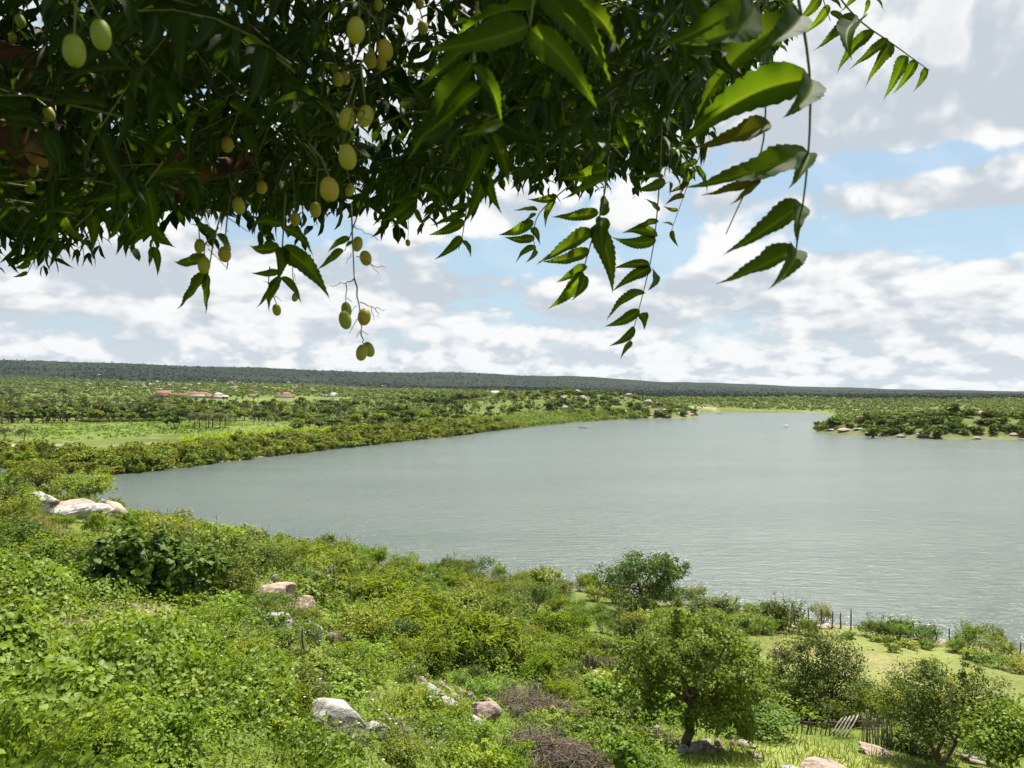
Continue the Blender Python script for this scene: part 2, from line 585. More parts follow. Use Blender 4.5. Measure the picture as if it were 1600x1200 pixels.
FAR = {
    -500: [(230, 2.5), (600, 5), (1000, 14), (1300, 22), (2000, 60), (3500, zz(556, 3500)), (9000, 190)],
    0: [(230, 2.5), (600, 4), (900, 10), (1300, 21), (2000, zz(598, 2000)), (2700, zz(578, 2700)), (3500, zz(563, 3500)), (9000, 190)],
    200: [(230, 2.5), (600, 4), (900, 10), (1300, 20), (2000, zz(600, 2000)), (2700, zz(585, 2700)), (3700, zz(569, 3700)), (9000, 170)],
    400: [(230, 2.5), (600, 4), (1000, 11), (1300, 19.5), (2000, zz(604, 2000)), (3000, zz(592, 3000)), (4000, zz(575, 4000)), (9000, 160)],
    600: [(230, 2.5), (600, 3.5), (1000, 14), (1500, zz(614, 1500)), (2400, zz(606, 2400)), (3300, zz(596, 3300)), (4400, zz(582, 4400)), (9000, 140)],
    700: [(230, 2.5), (600, 5), (1000, 17), (1800, zz(612, 1800)), (3000, zz(604, 3000)), (4700, zz(581, 4700)), (9000, 140)],
    900: [(450, 2.0), (700, 5), (1000, 16), (1800, zz(613, 1800)), (3400, zz(607, 3400)), (5200, zz(588, 5200)), (9000, 120)],
    1060: [(600, 2.0), (950, 6), (1300, 10), (2000, zz(618, 2000)), (3600, zz(611, 3600)), (5800, zz(597, 5800)), (9000, 90)],
    1180: [(900, 1.6), (1300, 8), (2000, zz(619, 2000)), (3700, zz(615, 3700)), (6000, zz(600, 6000)), (9000, 80)],
    1300: [(900, 1.6), (1300, 8), (2000, zz(620, 2000)), (4000, zz(616, 4000)), (6600, zz(605.5, 6600)), (9000, 55)],
    1450: [(420, 1.5), (900, 5), (1300, zz(629, 1300)), (2000, zz(621, 2000)), (3800, zz(616.5, 3800)), (7200, zz(609.5, 7200)), (9000, 40)],
    1600: [(400, 1.5), (900, 5), (1300, zz(629, 1300)), (2000, zz(622, 2000)), (4000, zz(617.5, 4000)), (7600, zz(612, 7600)), (9000, 26)],
    2100: [(400, 1.5), (900, 5), (1300, 7), (2000, 9), (4000, 10), (7600, 22), (9000, 26)],
}


def columns(tab, t, d):
    ks = sorted(tab)
    tk = np.array([(k - CX) / FPX for k in ks])
    Z = np.stack([np.interp(d, [p[0] for p in tab[k]], [p[1] for p in tab[k]]) for k in ks])
    t = np.clip(t, tk[0], tk[-1])
    i = np.clip(np.searchsorted(tk, t) - 1, 0, len(ks) - 2)
    f = (t - tk[i]) / (tk[i + 1] - tk[i])
    f = f * f * (3 - 2 * f) * 0.5 + f * 0.5
    r = np.arange(t.size)
    Zf = Z.reshape(len(ks), -1)
    i, f = i.ravel(), f.ravel()
    return (Zf[i, r] * (1 - f) + Zf[i + 1, r] * f).reshape(t.shape)


def hill(x, y, c, rx, ry, h):
    return h * np.exp(-(((x - c[0]) / rx) ** 2 + ((y - c[1]) / ry) ** 2))


def H(x, y, detail=True):
    x, y = np.atleast_1d(np.asarray(x, float)), np.atleast_1d(np.asarray(y, float))
    ang = np.arctan2(x, y)
    t = np.tan(np.clip(ang, -1.1, 1.1))
    tc_ = np.clip(t, -1.2, 1.2)
    r = np.hypot(x, y)
    d = r / np.sqrt(1 + tc_ ** 2)
    w_back = smooth(0.85, 1.5, np.abs(ang))
    zn = columns(NEAR, t, d)
    zn = zn * (1 - w_back) + 23.3 * w_back
    zf = columns(FAR, t, d)
    zf = zf * (1 - w_back) + (23.3 + 3 * fbm(x / 300, y / 300, 3, 9)) * w_back
    zf = zf + hill(x, y, (105, 800), 100, 120, 12) + hill(x, y, (20, 740), 80, 90, 8) + hill(x, y, (258, 448), 66, 40, 9.5) + hill(x, y, (205, 452), 18, 26, 2.5) + hill(x, y, (140, 710), 25, 35, 3)
    wf = smooth(190, 250, d)
    z = zn * (1 - wf) + zf * wf
    if detail:
        z = z + (fbm(x / 7, y / 7, 4, 1) - 0.5) * np.clip(d / 22, 0.05, 1.1) * (d < 260)
        z = z + (fbm(x / 60, y / 60, 4, 2) - 0.5) * 2.4 * smooth(240, 400, d) + (fbm(x / 420, y / 420, 4, 3) - 0.5) * np.clip((d - 1200) / 110, 0, 22)
    s = shore_dist(x, y)
    land = np.minimum(z, 0.12 + np.maximum(s, 0) * np.where(d < 240, 0.30, 0.28))
    return np.where(s > 0, land, np.maximum(-0.10 + s * 0.12, -3.0))


def h1(x, y):
    return float(H(np.array([x]), np.array([y]))[0])


def G(px, py, d0=5.0, d1=170.0):
    """the point of the near slope seen at a pixel"""
    d = np.geomspace(d0, d1, 900)
    x = (px - CX) / FPX * d
    z = H(x, d)
    ray = CAMZ - (py - HY) / FPX * d
    k = np.nonzero(z >= ray)[0]
    i = k[0] if len(k) else len(d) - 1
    return Vector((x[i], d[i], z[i]))


def at(px, d):
    x = (px - CX) / FPX * d
    return Vector((x, d, h1(x, d)))


def poly_mask(x, y, pts, soft=2.0):
    P = np.array([((p - CX) / FPX * d, d) for p, d in pts])
    ins = np.zeros(x.shape, bool)
    best = np.full(x.shape, 1e9)
    for (ax, ay), (bx, by) in zip(P, np.roll(P, -1, 0)):
        dx, dy = bx - ax, by - ay
        t = np.clip(((x - ax) * dx + (y - ay) * dy) / (dx * dx + dy * dy + 1e-9), 0, 1)
        best = np.minimum(best, np.hypot(x - ax - t * dx, y - ay - t * dy))
        c = (ay > y) != (by > y)
        ins ^= c & (x < (bx - ax) * (y - ay) / (by - ay + 1e-12) + ax)
    return smooth(-soft, soft, np.where(ins, best, -best))


MEADOW = [(1165, 62), (1185, 70), (1230, 78), (1300, 78.5), (1400, 76), (1500, 71.5), (1600, 67), (1760, 60), (1800, 44), (1600, 43), (1480, 47), (1380, 50), (1290, 51), (1200, 54)]
LAWN = [(1120, 26), (1140, 32), (1200, 34), (1300, 32), (1400, 29), (1420, 25), (1250, 22)]
DIRT = [(870, 42), (905, 46), (955, 45), (940, 41), (900, 38)]
FIELD_A = [(-300, 345), (-300, 560), (0, 540), (130, 545), (330, 560), (440, 520), (500, 440), (330, 420), (180, 362), (60, 335)]
FIELD_B = [(300, 1020), (330, 1180), (480, 1230), (560, 1150), (540, 1020), (440, 980)]
TRACK = [(-300, 318), (-300, 336), (60, 330), (120, 322), (60, 312)]


def ground_colour(x, y, z):
    n1, n2 = fbm(x / 2.2, y / 2.2, 4, 11), fbm(x / 14, y / 14, 4, 12)
    n3 = fbm(x / 90, y / 90, 5, 13)
    d = np.hypot(x, y)
    def C(*c):
        return np.array(c, float)[None]
    def mx(a, b, w):
        return a * (1 - w[:, None]) + b * w[:, None]
    grass = mx(C(.060, .095, .016), C(.135, .150, .035), n1)
    earth = mx(C(.17, .13, .085), C(.26, .20, .14), n1)
    c = mx(grass, earth, smooth(.60, .78, n2) * .7)
    mead = mx(C(.095, .128, .030), C(.155, .158, .052), np.clip(n1 * .5 + n2 * .6, 0, 1))
    mead = mx(mead, C(.22, .18, .10), smooth(.62, .85, n2) * .6)
    c = mx(c, mead, poly_mask(x, y, MEADOW, 1.2))
    lawn = mx(C(.085, .140, .022), C(.20, .20, .06), np.clip(n1 * .4 + n2 * .6, 0, 1))
    c = mx(c, lawn, poly_mask(x, y, LAWN, 1.0))
    c = mx(c, earth, poly_mask(x, y, DIRT, 1.0) * .9)
    far = mx(C(.056, .080, .017), C(.105, .125, .030), np.clip(n3 * 1.2 - .1, 0, 1))
    far = mx(far, C(.20, .17, .11), smooth(.66, .8, n2) * .6)
    c = mx(c, far, smooth(150, 260, d))
    fld = mx(C(.075, .115, .024), C(.125, .155, .038), np.clip(fbm(x / 25, y / 9, 4, 14), 0, 1))
    c = mx(c, fld, np.maximum(poly_mask(x, y, FIELD_A, 6), poly_mask(x, y, FIELD_B, 15)))
    c = mx(c, C(.26, .21, .13), poly_mask(x, y, TRACK, 4))
    t = x / np.maximum(y, 1)
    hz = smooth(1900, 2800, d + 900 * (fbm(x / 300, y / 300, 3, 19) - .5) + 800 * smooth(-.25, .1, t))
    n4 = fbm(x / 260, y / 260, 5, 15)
    shaded_forest = mx(C(.008, .015, .010), C(.017, .026, .014), smooth(.45, .9, n4))  # wooded ridge, darkened in its base colour to stand for cloud shadow
    c = mx(c, shaded_forest, hz)
    s = shore_dist(x, y)
    shore = smooth(np.where(y > 300, 3.2, 6.5), .6, s) * (s > -3)
    c = mx(c, C(.20, .165, .115) * (.8 + .5 * n1[:, None]), shore * np.where(y > 300, .45, .85))
    marg = ((y > 850) & (s > 0)) * smooth(60, 14, s)
    c = mx(c, C(.115, .135, .038), marg * .8)
    c = mx(c, C(.30, .23, .16), ((y > 850) & (s > 16) & (s < 34) & (t < .31)) * .8)
    return c


def build_ground():
    a_in = np.radians(np.linspace(-41, 41, 430))
    a_out = np.radians(np.linspace(41, 319, 92)[1:-1])
    ang = np.concatenate([a_in, a_out])
    rad = np.concatenate([np.geomspace(1.2, 9300, 420)])
    A, R = np.meshgrid(ang, rad)
    X, Y = (R * np.sin(A)).ravel(), (R * np.cos(A)).ravel()
    Z = np.concatenate([H(X[i:i + 40000], Y[i:i + 40000]) for i in range(0, len(X), 40000)])
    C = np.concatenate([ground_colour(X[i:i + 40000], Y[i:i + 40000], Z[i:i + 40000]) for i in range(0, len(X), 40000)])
    na, nr = len(ang), len(rad)
    i, j = np.meshgrid(np.arange(nr - 1), np.arange(na), indexing='ij')
    p, q = (i * na + j).ravel(), (i * na + (j + 1) % na).ravel()
    F = np.concatenate([np.stack([p, p + na, q + na], 1), np.stack([p, q + na, q], 1)])
    k = np.arange(na)
    V = np.concatenate([np.stack([X, Y, Z], 1), [[0, 0, 23.3]]])
    F = np.concatenate([F, np.stack([np.full(na, len(V) - 1), k, (k + 1) % na], 1)])
    m, nt, b = new_mat('ground_soil')
    at_ = nd(nt, 'ShaderNodeAttribute', attribute_name='gcol')
    tc = nd(nt, 'ShaderNodeTexCoord')
    n = nd(nt, 'ShaderNodeTexNoise')
    n.inputs['Scale'].default_value = 2.5
    n.inputs['Detail'].default_value = 9
    n.inputs['Roughness'].default_value = .7
    nt.links.new(tc.outputs['Object'], n.inputs['Vector'])
    r = nd(nt, 'ShaderNodeMapRange')
    r.inputs['From Min'].default_value, r.inputs['From Max'].default_value = .3, .7
    r.inputs['To Min'].default_value, r.inputs['To Max'].default_value = .72, 1.3
    nt.links.new(n.outputs['Fac'], r.inputs['Value'])
    n2 = nd(nt, 'ShaderNodeTexNoise')
    n2.inputs['Scale'].default_value = .045
    n2.inputs['Detail'].default_value = 7
    n2.inputs['Roughness'].default_value = .75
    nt.links.new(tc.outputs['Object'], n2.inputs['Vector'])
    r2 = nd(nt, 'ShaderNodeMapRange')
    r2.inputs['From Min'].default_value, r2.inputs['From Max'].default_value = .35, .65
    r2.inputs['To Min'].default_value, r2.inputs['To Max'].default_value = .78, 1.22
    nt.links.new(n2.outputs['Fac'], r2.inputs['Value'])
    mu = nd(nt, 'ShaderNodeMath', operation='MULTIPLY')
    nt.links.new(r.outputs[0], mu.inputs[0])
    nt.links.new(r2.outputs[0], mu.inputs[1])
    vm = nd(nt, 'ShaderNodeVectorMath', operation='SCALE')
    nt.links.new(at_.outputs['Color'], vm.inputs[0])
    nt.links.new(mu.outputs[0], vm.inputs['Scale'])
    nt.links.new(vm.outputs[0], b.inputs['Base Color'])
    b.inputs['Roughness'].default_value = .95
    b.inputs['Specular IOR Level'].default_value = .1
    bp = nd(nt, 'ShaderNodeBump')
    bp.inputs['Strength'].default_value = .5
    bp.inputs['Distance'].default_value = .12
    nt.links.new(n.outputs['Fac'], bp.inputs['Height'])
    bp2 = nd(nt, 'ShaderNodeBump')
    bp2.inputs['Strength'].default_value = .7
    bp2.inputs['Distance'].default_value = 4.0
    nt.links.new(n2.outputs['Fac'], bp2.inputs['Height'])
    nt.links.new(bp.outputs[0], bp2.inputs['Normal'])
    nt.links.new(bp2.outputs[0], b.inputs['Normal'])
    a = Acc()
    a.add(V, F)
    me = a.mesh('ground', m, True)
    ca = me.attributes.new('gcol', 'FLOAT_COLOR', 'POINT')
    cc = np.ones((len(V), 4), np.float32)
    cc[:-1, :3] = C
    cc[-1, :3] = C[0]
    ca.data.foreach_set('color', cc.ravel())
    return tag(link('ground', me), kind='structure')


def build_lake():
    m, nt, b = new_mat('lake_surface')
    tc = nd(nt, 'ShaderNodeTexCoord')
    def wave(sx, sy, rot, detail, scale):
        mp = nd(nt, 'ShaderNodeMapping')
        mp.inputs['Rotation'].default_value = (0, 0, math.radians(rot))
        mp.inputs['Scale'].default_value = (sx, sy, 1)
        nt.links.new(tc.outputs['Object'], mp.inputs['Vector'])
        n = nd(nt, 'ShaderNodeTexNoise')
        n.inputs['Scale'].default_value = scale
        n.inputs['Detail'].default_value = detail
        n.inputs['Roughness'].default_value = .58
        n.inputs['Distortion'].default_value = .35
        nt.links.new(mp.outputs[0], n.inputs['Vector'])
        return n.outputs['Fac']
    w1 = wave(.28, 1.0, 14, 5, .75)
    w2 = wave(.45, 1.0, -12, 3, 2.6)
    w3 = wave(.35, 1.0, 8, 4, .035)
    ad = nd(nt, 'ShaderNodeMath', operation='MULTIPLY_ADD')
    nt.links.new(w2, ad.inputs[0])
    ad.inputs[1].default_value = .35
    nt.links.new(w1, ad.inputs[2])
    bp = nd(nt, 'ShaderNodeBump')
    bp.inputs['Strength'].default_value = 1.0
    bp.inputs['Distance'].default_value = .72
    nt.links.new(ad.outputs[0], bp.inputs['Height'])
    nt.links.new(bp.outputs[0], b.inputs['Normal'])
    r = nd(nt, 'ShaderNodeMapRange')
    r.inputs['From Min'].default_value, r.inputs['From Max'].default_value = .35, .65
    nt.links.new(w3, r.inputs['Value'])
    c = mixc(nt, r.outputs[0], (.058, .076, .064), (.072, .089, .076))
    nt.links.new(c, b.inputs['Base Color'])
    b.inputs['Roughness'].default_value = .22
    b.inputs['IOR'].default_value = 1.33
    b.inputs['Specular IOR Level'].default_value = .5
    a = Acc()
    xs, ys = np.linspace(-260, 940, 25), np.linspace(-120, 1060, 25)
    X, Y = np.meshgrid(xs, ys)
    i, j = np.meshgrid(np.arange(24), np.arange(24), indexing='ij')
    p = (i * 25 + j).ravel()
    a.add(np.stack([X.ravel(), Y.ravel(), 0 * X.ravel()], 1), np.concatenate([np.stack([p, p + 1, p + 26], 1), np.stack([p, p + 26, p + 25], 1)]))
    return tag(a.build('lake_water', m), kind='structure')


build_ground()
build_lake()


def build_haze():
    a = Acc()
    a.add(*box((0, 0, 128), (18800, 18800, 264)))
    m = bpy.data.materials.new('haze_air')
    m.use_nodes = True
    nt = m.node_tree
    nt.nodes.clear()
    v = nd(nt, 'ShaderNodeVolumePrincipled')
    v.inputs['Color'].default_value = (.82, .90, 1.0, 1)
    v.inputs['Density'].default_value = HAZE
    v.inputs['Anisotropy'].default_value = 0.0
    o = nd(nt, 'ShaderNodeOutputMaterial')
    nt.links.new(v.outputs[0], o.inputs['Volume'])
    return tag(a.build('haze', m), kind='stuff')


HAZE = 1.2e-5
if HAZE: build_haze()
# ------------------------------------------------------------------ plants
UP = np.array([0, 0, 1.0])


def crown(r, lobes, nclump, nleaf, sig, low=-0.35, shell=(0.60, 1.02)):
    """leaf positions gathered in clumps through a few ellipsoid lobes: positions, outward directions, clump shade 0..1"""
    L = np.asarray(lobes, float)
    w = (L[:, 3] * L[:, 4] + L[:, 4] * L[:, 5] + L[:, 3] * L[:, 5])
    k = r.choice(len(L), nclump, p=w / w.sum())
    u = nrm(r.normal(size=(nclump * 3, 3)))
    u = u[u[:, 2] > low][:nclump]
    if len(u) < nclump:
        u = np.concatenate([u, u[:nclump - len(u)]])
    rad = r.uniform(*shell, size=(nclump, 1))
    c = L[k, :3] + u * rad * L[k, 3:]
    per = max(1, nleaf // nclump)
    size = np.cbrt(L[k, 3] * L[k, 4] * L[k, 5])[:, None, None]
    P = c[:, None] + r.normal(size=(nclump, per, 3)) * sig * size * np.array([1, 1, .75])
    out = nrm(P - L[k, None, :3] + 1e-6)
    sh = np.broadcast_to(r.uniform(0, 1, (nclump, 1)), (nclump, per))
    return P.reshape(-1, 3), out.reshape(-1, 3), sh.ravel(), c


def foliage(acc, r, lobes, nclump, nleaf, sig, size, T, mi=0, droop=0.25, low=-0.35, shell=(.6, 1.02), up=0.55, wild=0.7):
    P, out, sh, c = crown(r, lobes, nclump, nleaf, sig, low, shell)
    n = len(P)
    N = nrm(out * .55 + UP * up + r.normal(size=(n, 3)) * wild)
    D = nrm(np.cross(N, r.normal(size=(n, 3))) + out * .5 - UP * droop)
    S = size * r.uniform(.6, 1.25, n)
    add_leaves(acc, P - D * S[:, None] * .4, D, N, S, T, np.clip(.55 * sh + .45 * r.uniform(0, 1, n), 0, 1), mi)
    return c


def limbs(acc, r, base, fork, targets, r0, n=6, sag=0.0, mi=0, var=.5):
    """a trunk from base to fork and limbs from there to the targets"""
    acc.add(*tube(curve(base, fork, 0, 6, .05 * r0 / .1, r), np.linspace(r0, r0 * .72, 6), n), var, mi)
    for t in targets:
        s = np.asarray(base) + (np.asarray(fork) - np.asarray(base)) * r.uniform(.7, 1)
        acc.add(*tube(curve(s, t, sag, 6, .06, r), np.linspace(r0 * .5, r0 * .10, 6), max(4, n - 1)), var, mi)


def shrub_proto(kind, name, seed):
    """a shrub 1 unit tall and about 1.2 wide, as a thing with foliage and stem; returned unlinked at the origin"""
    r = np.random.default_rng(seed)
    n = r.integers(4, 7)
    lobes = [(r.normal(0, .26), r.normal(0, .26), r.uniform(.38, .70), r.uniform(.22, .36), r.uniform(.22, .36), r.uniform(.20, .30)) for _ in range(n)]
    lobes.append((0, 0, .36, .48, .48, .36))
    root = link(name, None)
    f, s = Acc(), Acc()
    if kind == 'scrub':
        c = foliage(f, r, lobes, 110, 2400, .20, .062, T_LEAF, low=-.25)
        mat = [M_SCRUB, M_GREEN, M_DARK][seed % 3]
    elif kind == 'broad':
        c = foliage(f, r, lobes, 90, 1500, .22, .105, T_OVAL, droop=.5)
        mat = M_GREEN if seed % 2 else M_VINE
    elif kind == 'glossy':
        c = foliage(f, r, lobes, 120, 2300, .18, .105, T_OVAL, droop=.5)
        mat = M_DARK
    elif kind == 'feather':
        c = foliage(f, r, lobes, 120, 2600, .24, .135, T_LONG, droop=.35, wild=.6)
        mat = M_FEATHER
    elif kind == 'dense':
        c = foliage(f, r, lobes, 130, 3400, .19, .056, T_LEAF, shell=(.7, 1.0))
        mat = M_DARK if seed % 2 else M_GREEN
    elif kind == 'bare':
        c = foliage(f, r, lobes, 60, 420, .2, .05, T_LEAF)
        mat = M_GREY
    # shoots that stand out of the outline
    for _ in range(10 if kind != 'bare' else 4):
        a = r.uniform(0, 6.28)
        b = np.array([.3 * math.cos(a), .3 * math.sin(a), .6])
        e = b + np.array([.25 * math.cos(a) * r.uniform(.2, 1), .25 * math.sin(a) * r.uniform(.2, 1), r.uniform(.25, .5)])
        s.add(*tube(curve(b, e, 0, 4), [.006, .005, .004, .002], 3))
        k = 16
        t = r.uniform(.15, 1, (k, 1))
        P = b + (e - b) * t
        D = nrm(r.normal(size=(k, 3)) * [1, 1, .4] + UP * .1)
        T, sz = (T_LONG, .13) if kind == 'feather' else ((T_OVAL, .085) if kind in ('broad', 'glossy') else (T_LEAF, .06))
        add_leaves(f, P, D, nrm(UP + r.normal(size=(k, 3)) * .4), np.full(k, sz), T, r.uniform(.4, 1, k))
    ns = 14 if kind != 'bare' else 90
    for i in range(ns):
        t = c[r.integers(len(c))]
        s.add(*tube(curve((r.normal(0, .06), r.normal(0, .06), -.12), t, -.03, 5, .02, r), np.linspace(.018 if kind != 'bare' else .009, .004, 5), 4))
    fo = f.build('foliage', mat, root)
    so = s.build('stem', M_TWIG if kind == 'bare' else M_BARK, root)
    for o in (root, fo, so):
        COL.objects.unlink(o)
    return root


PROTO = {}
for kind, name, seeds in (('scrub', 'thorn_shrub', range(10, 19)), ('broad', 'leafy_shrub', range(20, 24)), ('feather', 'feathery_shrub', range(30, 34)), ('glossy', 'leafy_shrub', range(60, 62)),
                          ('dense', 'dense_shrub', range(40, 44)), ('bare', 'bare_shrub', range(50, 53))):
    PROTO[kind] = [shrub_proto(kind, name, s) for s in seeds]


def unlinked_children(root):
    return [o for o in bpy.data.objects if o.parent == root]


KIDS = {p.name: unlinked_children(p) for ps in PROTO.values() for p in ps}


def put(proto, loc, rz, sc, label, cat, group=None):
    r = proto.copy()
    COL.objects.link(r)
    r.location, r.rotation_euler = loc, (0, 0, rz)
    r.scale = sc if isinstance(sc, tuple) else (sc, sc, sc)
    tag(r, label, cat, group)
    for ch in KIDS[proto.name]:
        c = ch.copy()
        COL.objects.link(c)
        c.parent = r
    return r


def shrub(kind, px, d, hgt, wid, label, cat='shrub', group=None, sink=.06, seed=None):
    """a shrub at an azimuth (px column) and distance, hgt m tall and wid m wide"""
    p = at(px, d)
    pr = PROTO[kind]
    k = rng.integers(len(pr)) if seed is None else seed
    return put(pr[k], (p.x, p.y, p.z - sink * hgt), rng.uniform(0, 6.28), (wid / 1.15, wid / 1.15, hgt), label, cat, group)


# ---- single shrubs and thickets one can point at (px column, distance, height, width)
HERO = [
    ('glossy', 205, 31, 3.0, 3.8, 'large dark green broad-leaved bush right of the pale boulders'),
    ('glossy', 285, 31.5, 2.3, 3.2, 'glossy broad-leaved bush spreading right of the darkest bush'),
    ('scrub', 345, 40, 3.3, 4.2, 'tall olive shrub behind the glossy broad-leaved bush'),
    ('scrub', 262, 47, 3.2, 3.6, 'yellowish shrub between the olive shrub and the lake'),
    ('dense', 395, 43, 2.0, 2.8, 'dark low shrub just above the pinkish rock with upright stone'),
    ('scrub', 60, 33, 1.4, 3.6, 'wide light green bush below the row of left fence posts'),
    ('scrub', 130, 34, 1.2, 2.8, 'bushy shrub directly below the pale boulders'),
    ('scrub', 8, 34, 2.2, 3.2, 'bright bush at the left edge below the dry grass'),
    ('scrub', 10, 62, 3.2, 5.0, 'yellow green shrub at the left edge above the dry grass'),
    ('bare', 490, 47, 1.6, 2.6, 'leafless grey brush right of the pinkish rock'),
    ('bare', 462, 49, 1.2, 2.0, 'small leafless grey bush beside the split pink rock'),
    ('feather', 575, 46, 2.6, 4.2, 'feathery yellow green thicket right of the columnar cactus'),
    ('feather', 640, 43, 2.9, 4.4, 'tallest feathery shrub in the middle of the slope'),
    ('feather', 610, 38, 2.2, 3.6, 'feathery shrub left of the thin dark trunk'),
    ('feather', 700, 36, 2.7, 3.8, 'feathery shrub above the rocky ledge'),
    ('feather', 765, 37, 2.4, 3.6, 'feathery shrub above the upper brush pile'),
    ('feather', 830, 40, 2.2, 3.6, 'feathery shrub left of the bare brown earth'),
    ('feather', 720, 44, 2.2, 4.0, 'low feathery shrub behind the ledge thicket'),
    ('feather', 900, 47, 1.9, 3.6, 'yellowish feathery shrub beyond the bare brown earth'),
    ('feather', 660, 32, 1.6, 2.4, 'small feathery shrub at the top end of the ledge'),
    ('feather', 872, 32, 1.3, 1.4, 'young upright feathery plant below the bare brown earth'),
    ('dense', 1115, 76, 3.2, 6.2, 'low rounded bush right of the dark flat-topped tree'),
    ('dense', 1165, 72, 2.4, 4.4, 'bright green bush at the near end of the shore fence'),
    ('scrub', 1222, 75, 3.4, 5.2, 'shrubby tree with one shoot rising above the lake'),
    ('dense', 1190, 73, 2.2, 3.4, 'dense green bush at the upper left corner of the meadow'),
    ('dense', 1120, 69, 2.0, 4.4, 'broad green bush between the big tree and the lake'),
    ('dense', 1262, 73, 2.1, 2.4, 'narrow bush at the first shore fence posts'),
    ('dense', 1368, 73.5, 2.3, 3.2, 'left dark bush of the hedge at the lake side of the meadow'),
    ('dense', 1402, 73, 2.3, 3.2, 'middle dark bush of the hedge at the lake side of the meadow'),
    ('dense', 1440, 72, 2.1, 3.2, 'right dark bush of the hedge at the lake side of the meadow'),
    ('scrub', 1508, 70.5, 2.6, 3.0, 'pale grey green bush past the end of the meadow hedge'),
    ('dense', 1490, 69, 1.5, 2.0, 'dark bush in front of the pale grey green bush'),
    ('scrub', 1548, 64, 1.4, 3.2, 'bright leafy bush by the fence at the right of the meadow'),
    ('broad', 1520, 66.5, 1.1, 2.0, 'smaller leafy bush beside the right meadow fence'),
    ('scrub', 1592, 62, 1.4, 3.0, 'leafy bush at the right edge of the meadow'),
    ('scrub', 1560, 68, 2.0, 3.0, 'olive bush behind the right meadow fence'),
    ('broad', 1420, 68, .9, 1.6, 'low bright plant in front of the right hedge bush'),
    ('broad', 1445, 69.5, .9, 1.3, 'low bright plant below the end of the hedge'),
    ('broad', 1393, 66, .8, 1.0, 'tiny plant standing alone on the meadow'),
    ('broad', 1384, 69.5, .7, .8, 'small upright plant near the hedge on the meadow'),
    ('broad', 1325, 72, .7, 1.1, 'small plant at the lakeward edge of the meadow'),
    ('broad', 1365, 71, .7, 1.2, 'small plant in front of the left hedge bush'),
    ('broad', 985, 33, 1.8, 2.8, 'leafy bush at the left foot of the big tree'),
    ('broad', 1030, 34, 1.5, 2.2, 'leafy bush against the trunk of the big tree'),
    ('scrub', 1185, 33, 1.1, 3.4, 'low spreading bush right of the big tree'),
    ('broad', 1228, 37, 1.6, 2.6, 'bush between the big tree and the twin-stemmed tree'),
    ('feather', 990, 26, .9, 1.6, 'low leafy plant under the left side of the big tree'),
    ('broad', 950, 22.5, 1.4, 1.6, 'bright young plant at the bottom edge right of the lower brush pile'),
    ('broad', 905, 25.5, 1.0, 1.6, 'bright plant right of the lower brush pile'),
    ('broad', 985, 24, 1.0, 1.3, 'young green plant at the bottom below the big tree'),
    ('dense', 1445, 31, 1.2, 2.4, 'dark undergrowth beneath the yellow-flowered tree'),
    ('broad', 1400, 31.5, 1.0, 1.6, 'bright sapling behind the stick fence'),
    ('dense', 1525, 31, 1.0, 2.0, 'undergrowth left of the rightmost small tree'),
    ('broad', 612, 18.5, .8, .8, 'upright bright weed right of the large grey boulder'),
    ('feather', 118, 10.5, .7, 1.2, 'yellow ferny plant at the bottom left'),
    ('broad', 252, 12, .9, 1.0, 'broad-leaved weed in the vines at the bottom'),
    ('dense', 225, 16.5, .7, 1.4, 'shaded bushy weed in the middle of the vine cover'),
    ('scrub', 82, 70, 1.5, 1.8, 'small shrub growing before the rounded pale boulder'),
    ('scrub', 48, 68, 1.4, 2.2, 'small shrub left of the rounded pale boulder'),
    ('broad', 205, 74, 1.8, 2.6, 'leafy shrub under the slanting tan rock'),
    ('scrub', 170, 66, 1.3, 3.0, 'low shrub in front of the slanting tan rock'),
    ('feather', 100, 62, 1.0, 2.2, 'ferny plant below the white slab boulder'),
    ('scrub', 140, 52, 1.2, 2.8, 'low shrub on the open ground below the boulders'),
    ('broad', 190, 50, 1.3, 2.6, 'leafy shrub behind the darkest bush'),
    ('scrub', 225, 60, 1.7, 3.0, 'rounded shrub right of the open ground below the boulders'),
    ('broad', 158, 60, 2.4, 1.4, 'dark leafy plant against the pale boulders'),
]
for kind, px, d, hg, wd, lab in HERO:
    shrub(kind, px, d, hg, wd, lab)

# ---- the rest of the scrub on the slope
EXCL = [MEADOW, LAWN, DIRT, [(10, 40), (10, 92), (235, 92), (225, 40)], [(380, 30), (395, 44), (480, 44), (470, 26)], [(640, 21), (700, 34), (860, 34), (900, 20)],
        [(1225, 26), (1225, 38), (1400, 34), (1400, 24)]]


def poly_in(x, y, pts):
    return poly_mask(np.atleast_1d(x), np.atleast_1d(y), pts, .01)[0] > .5


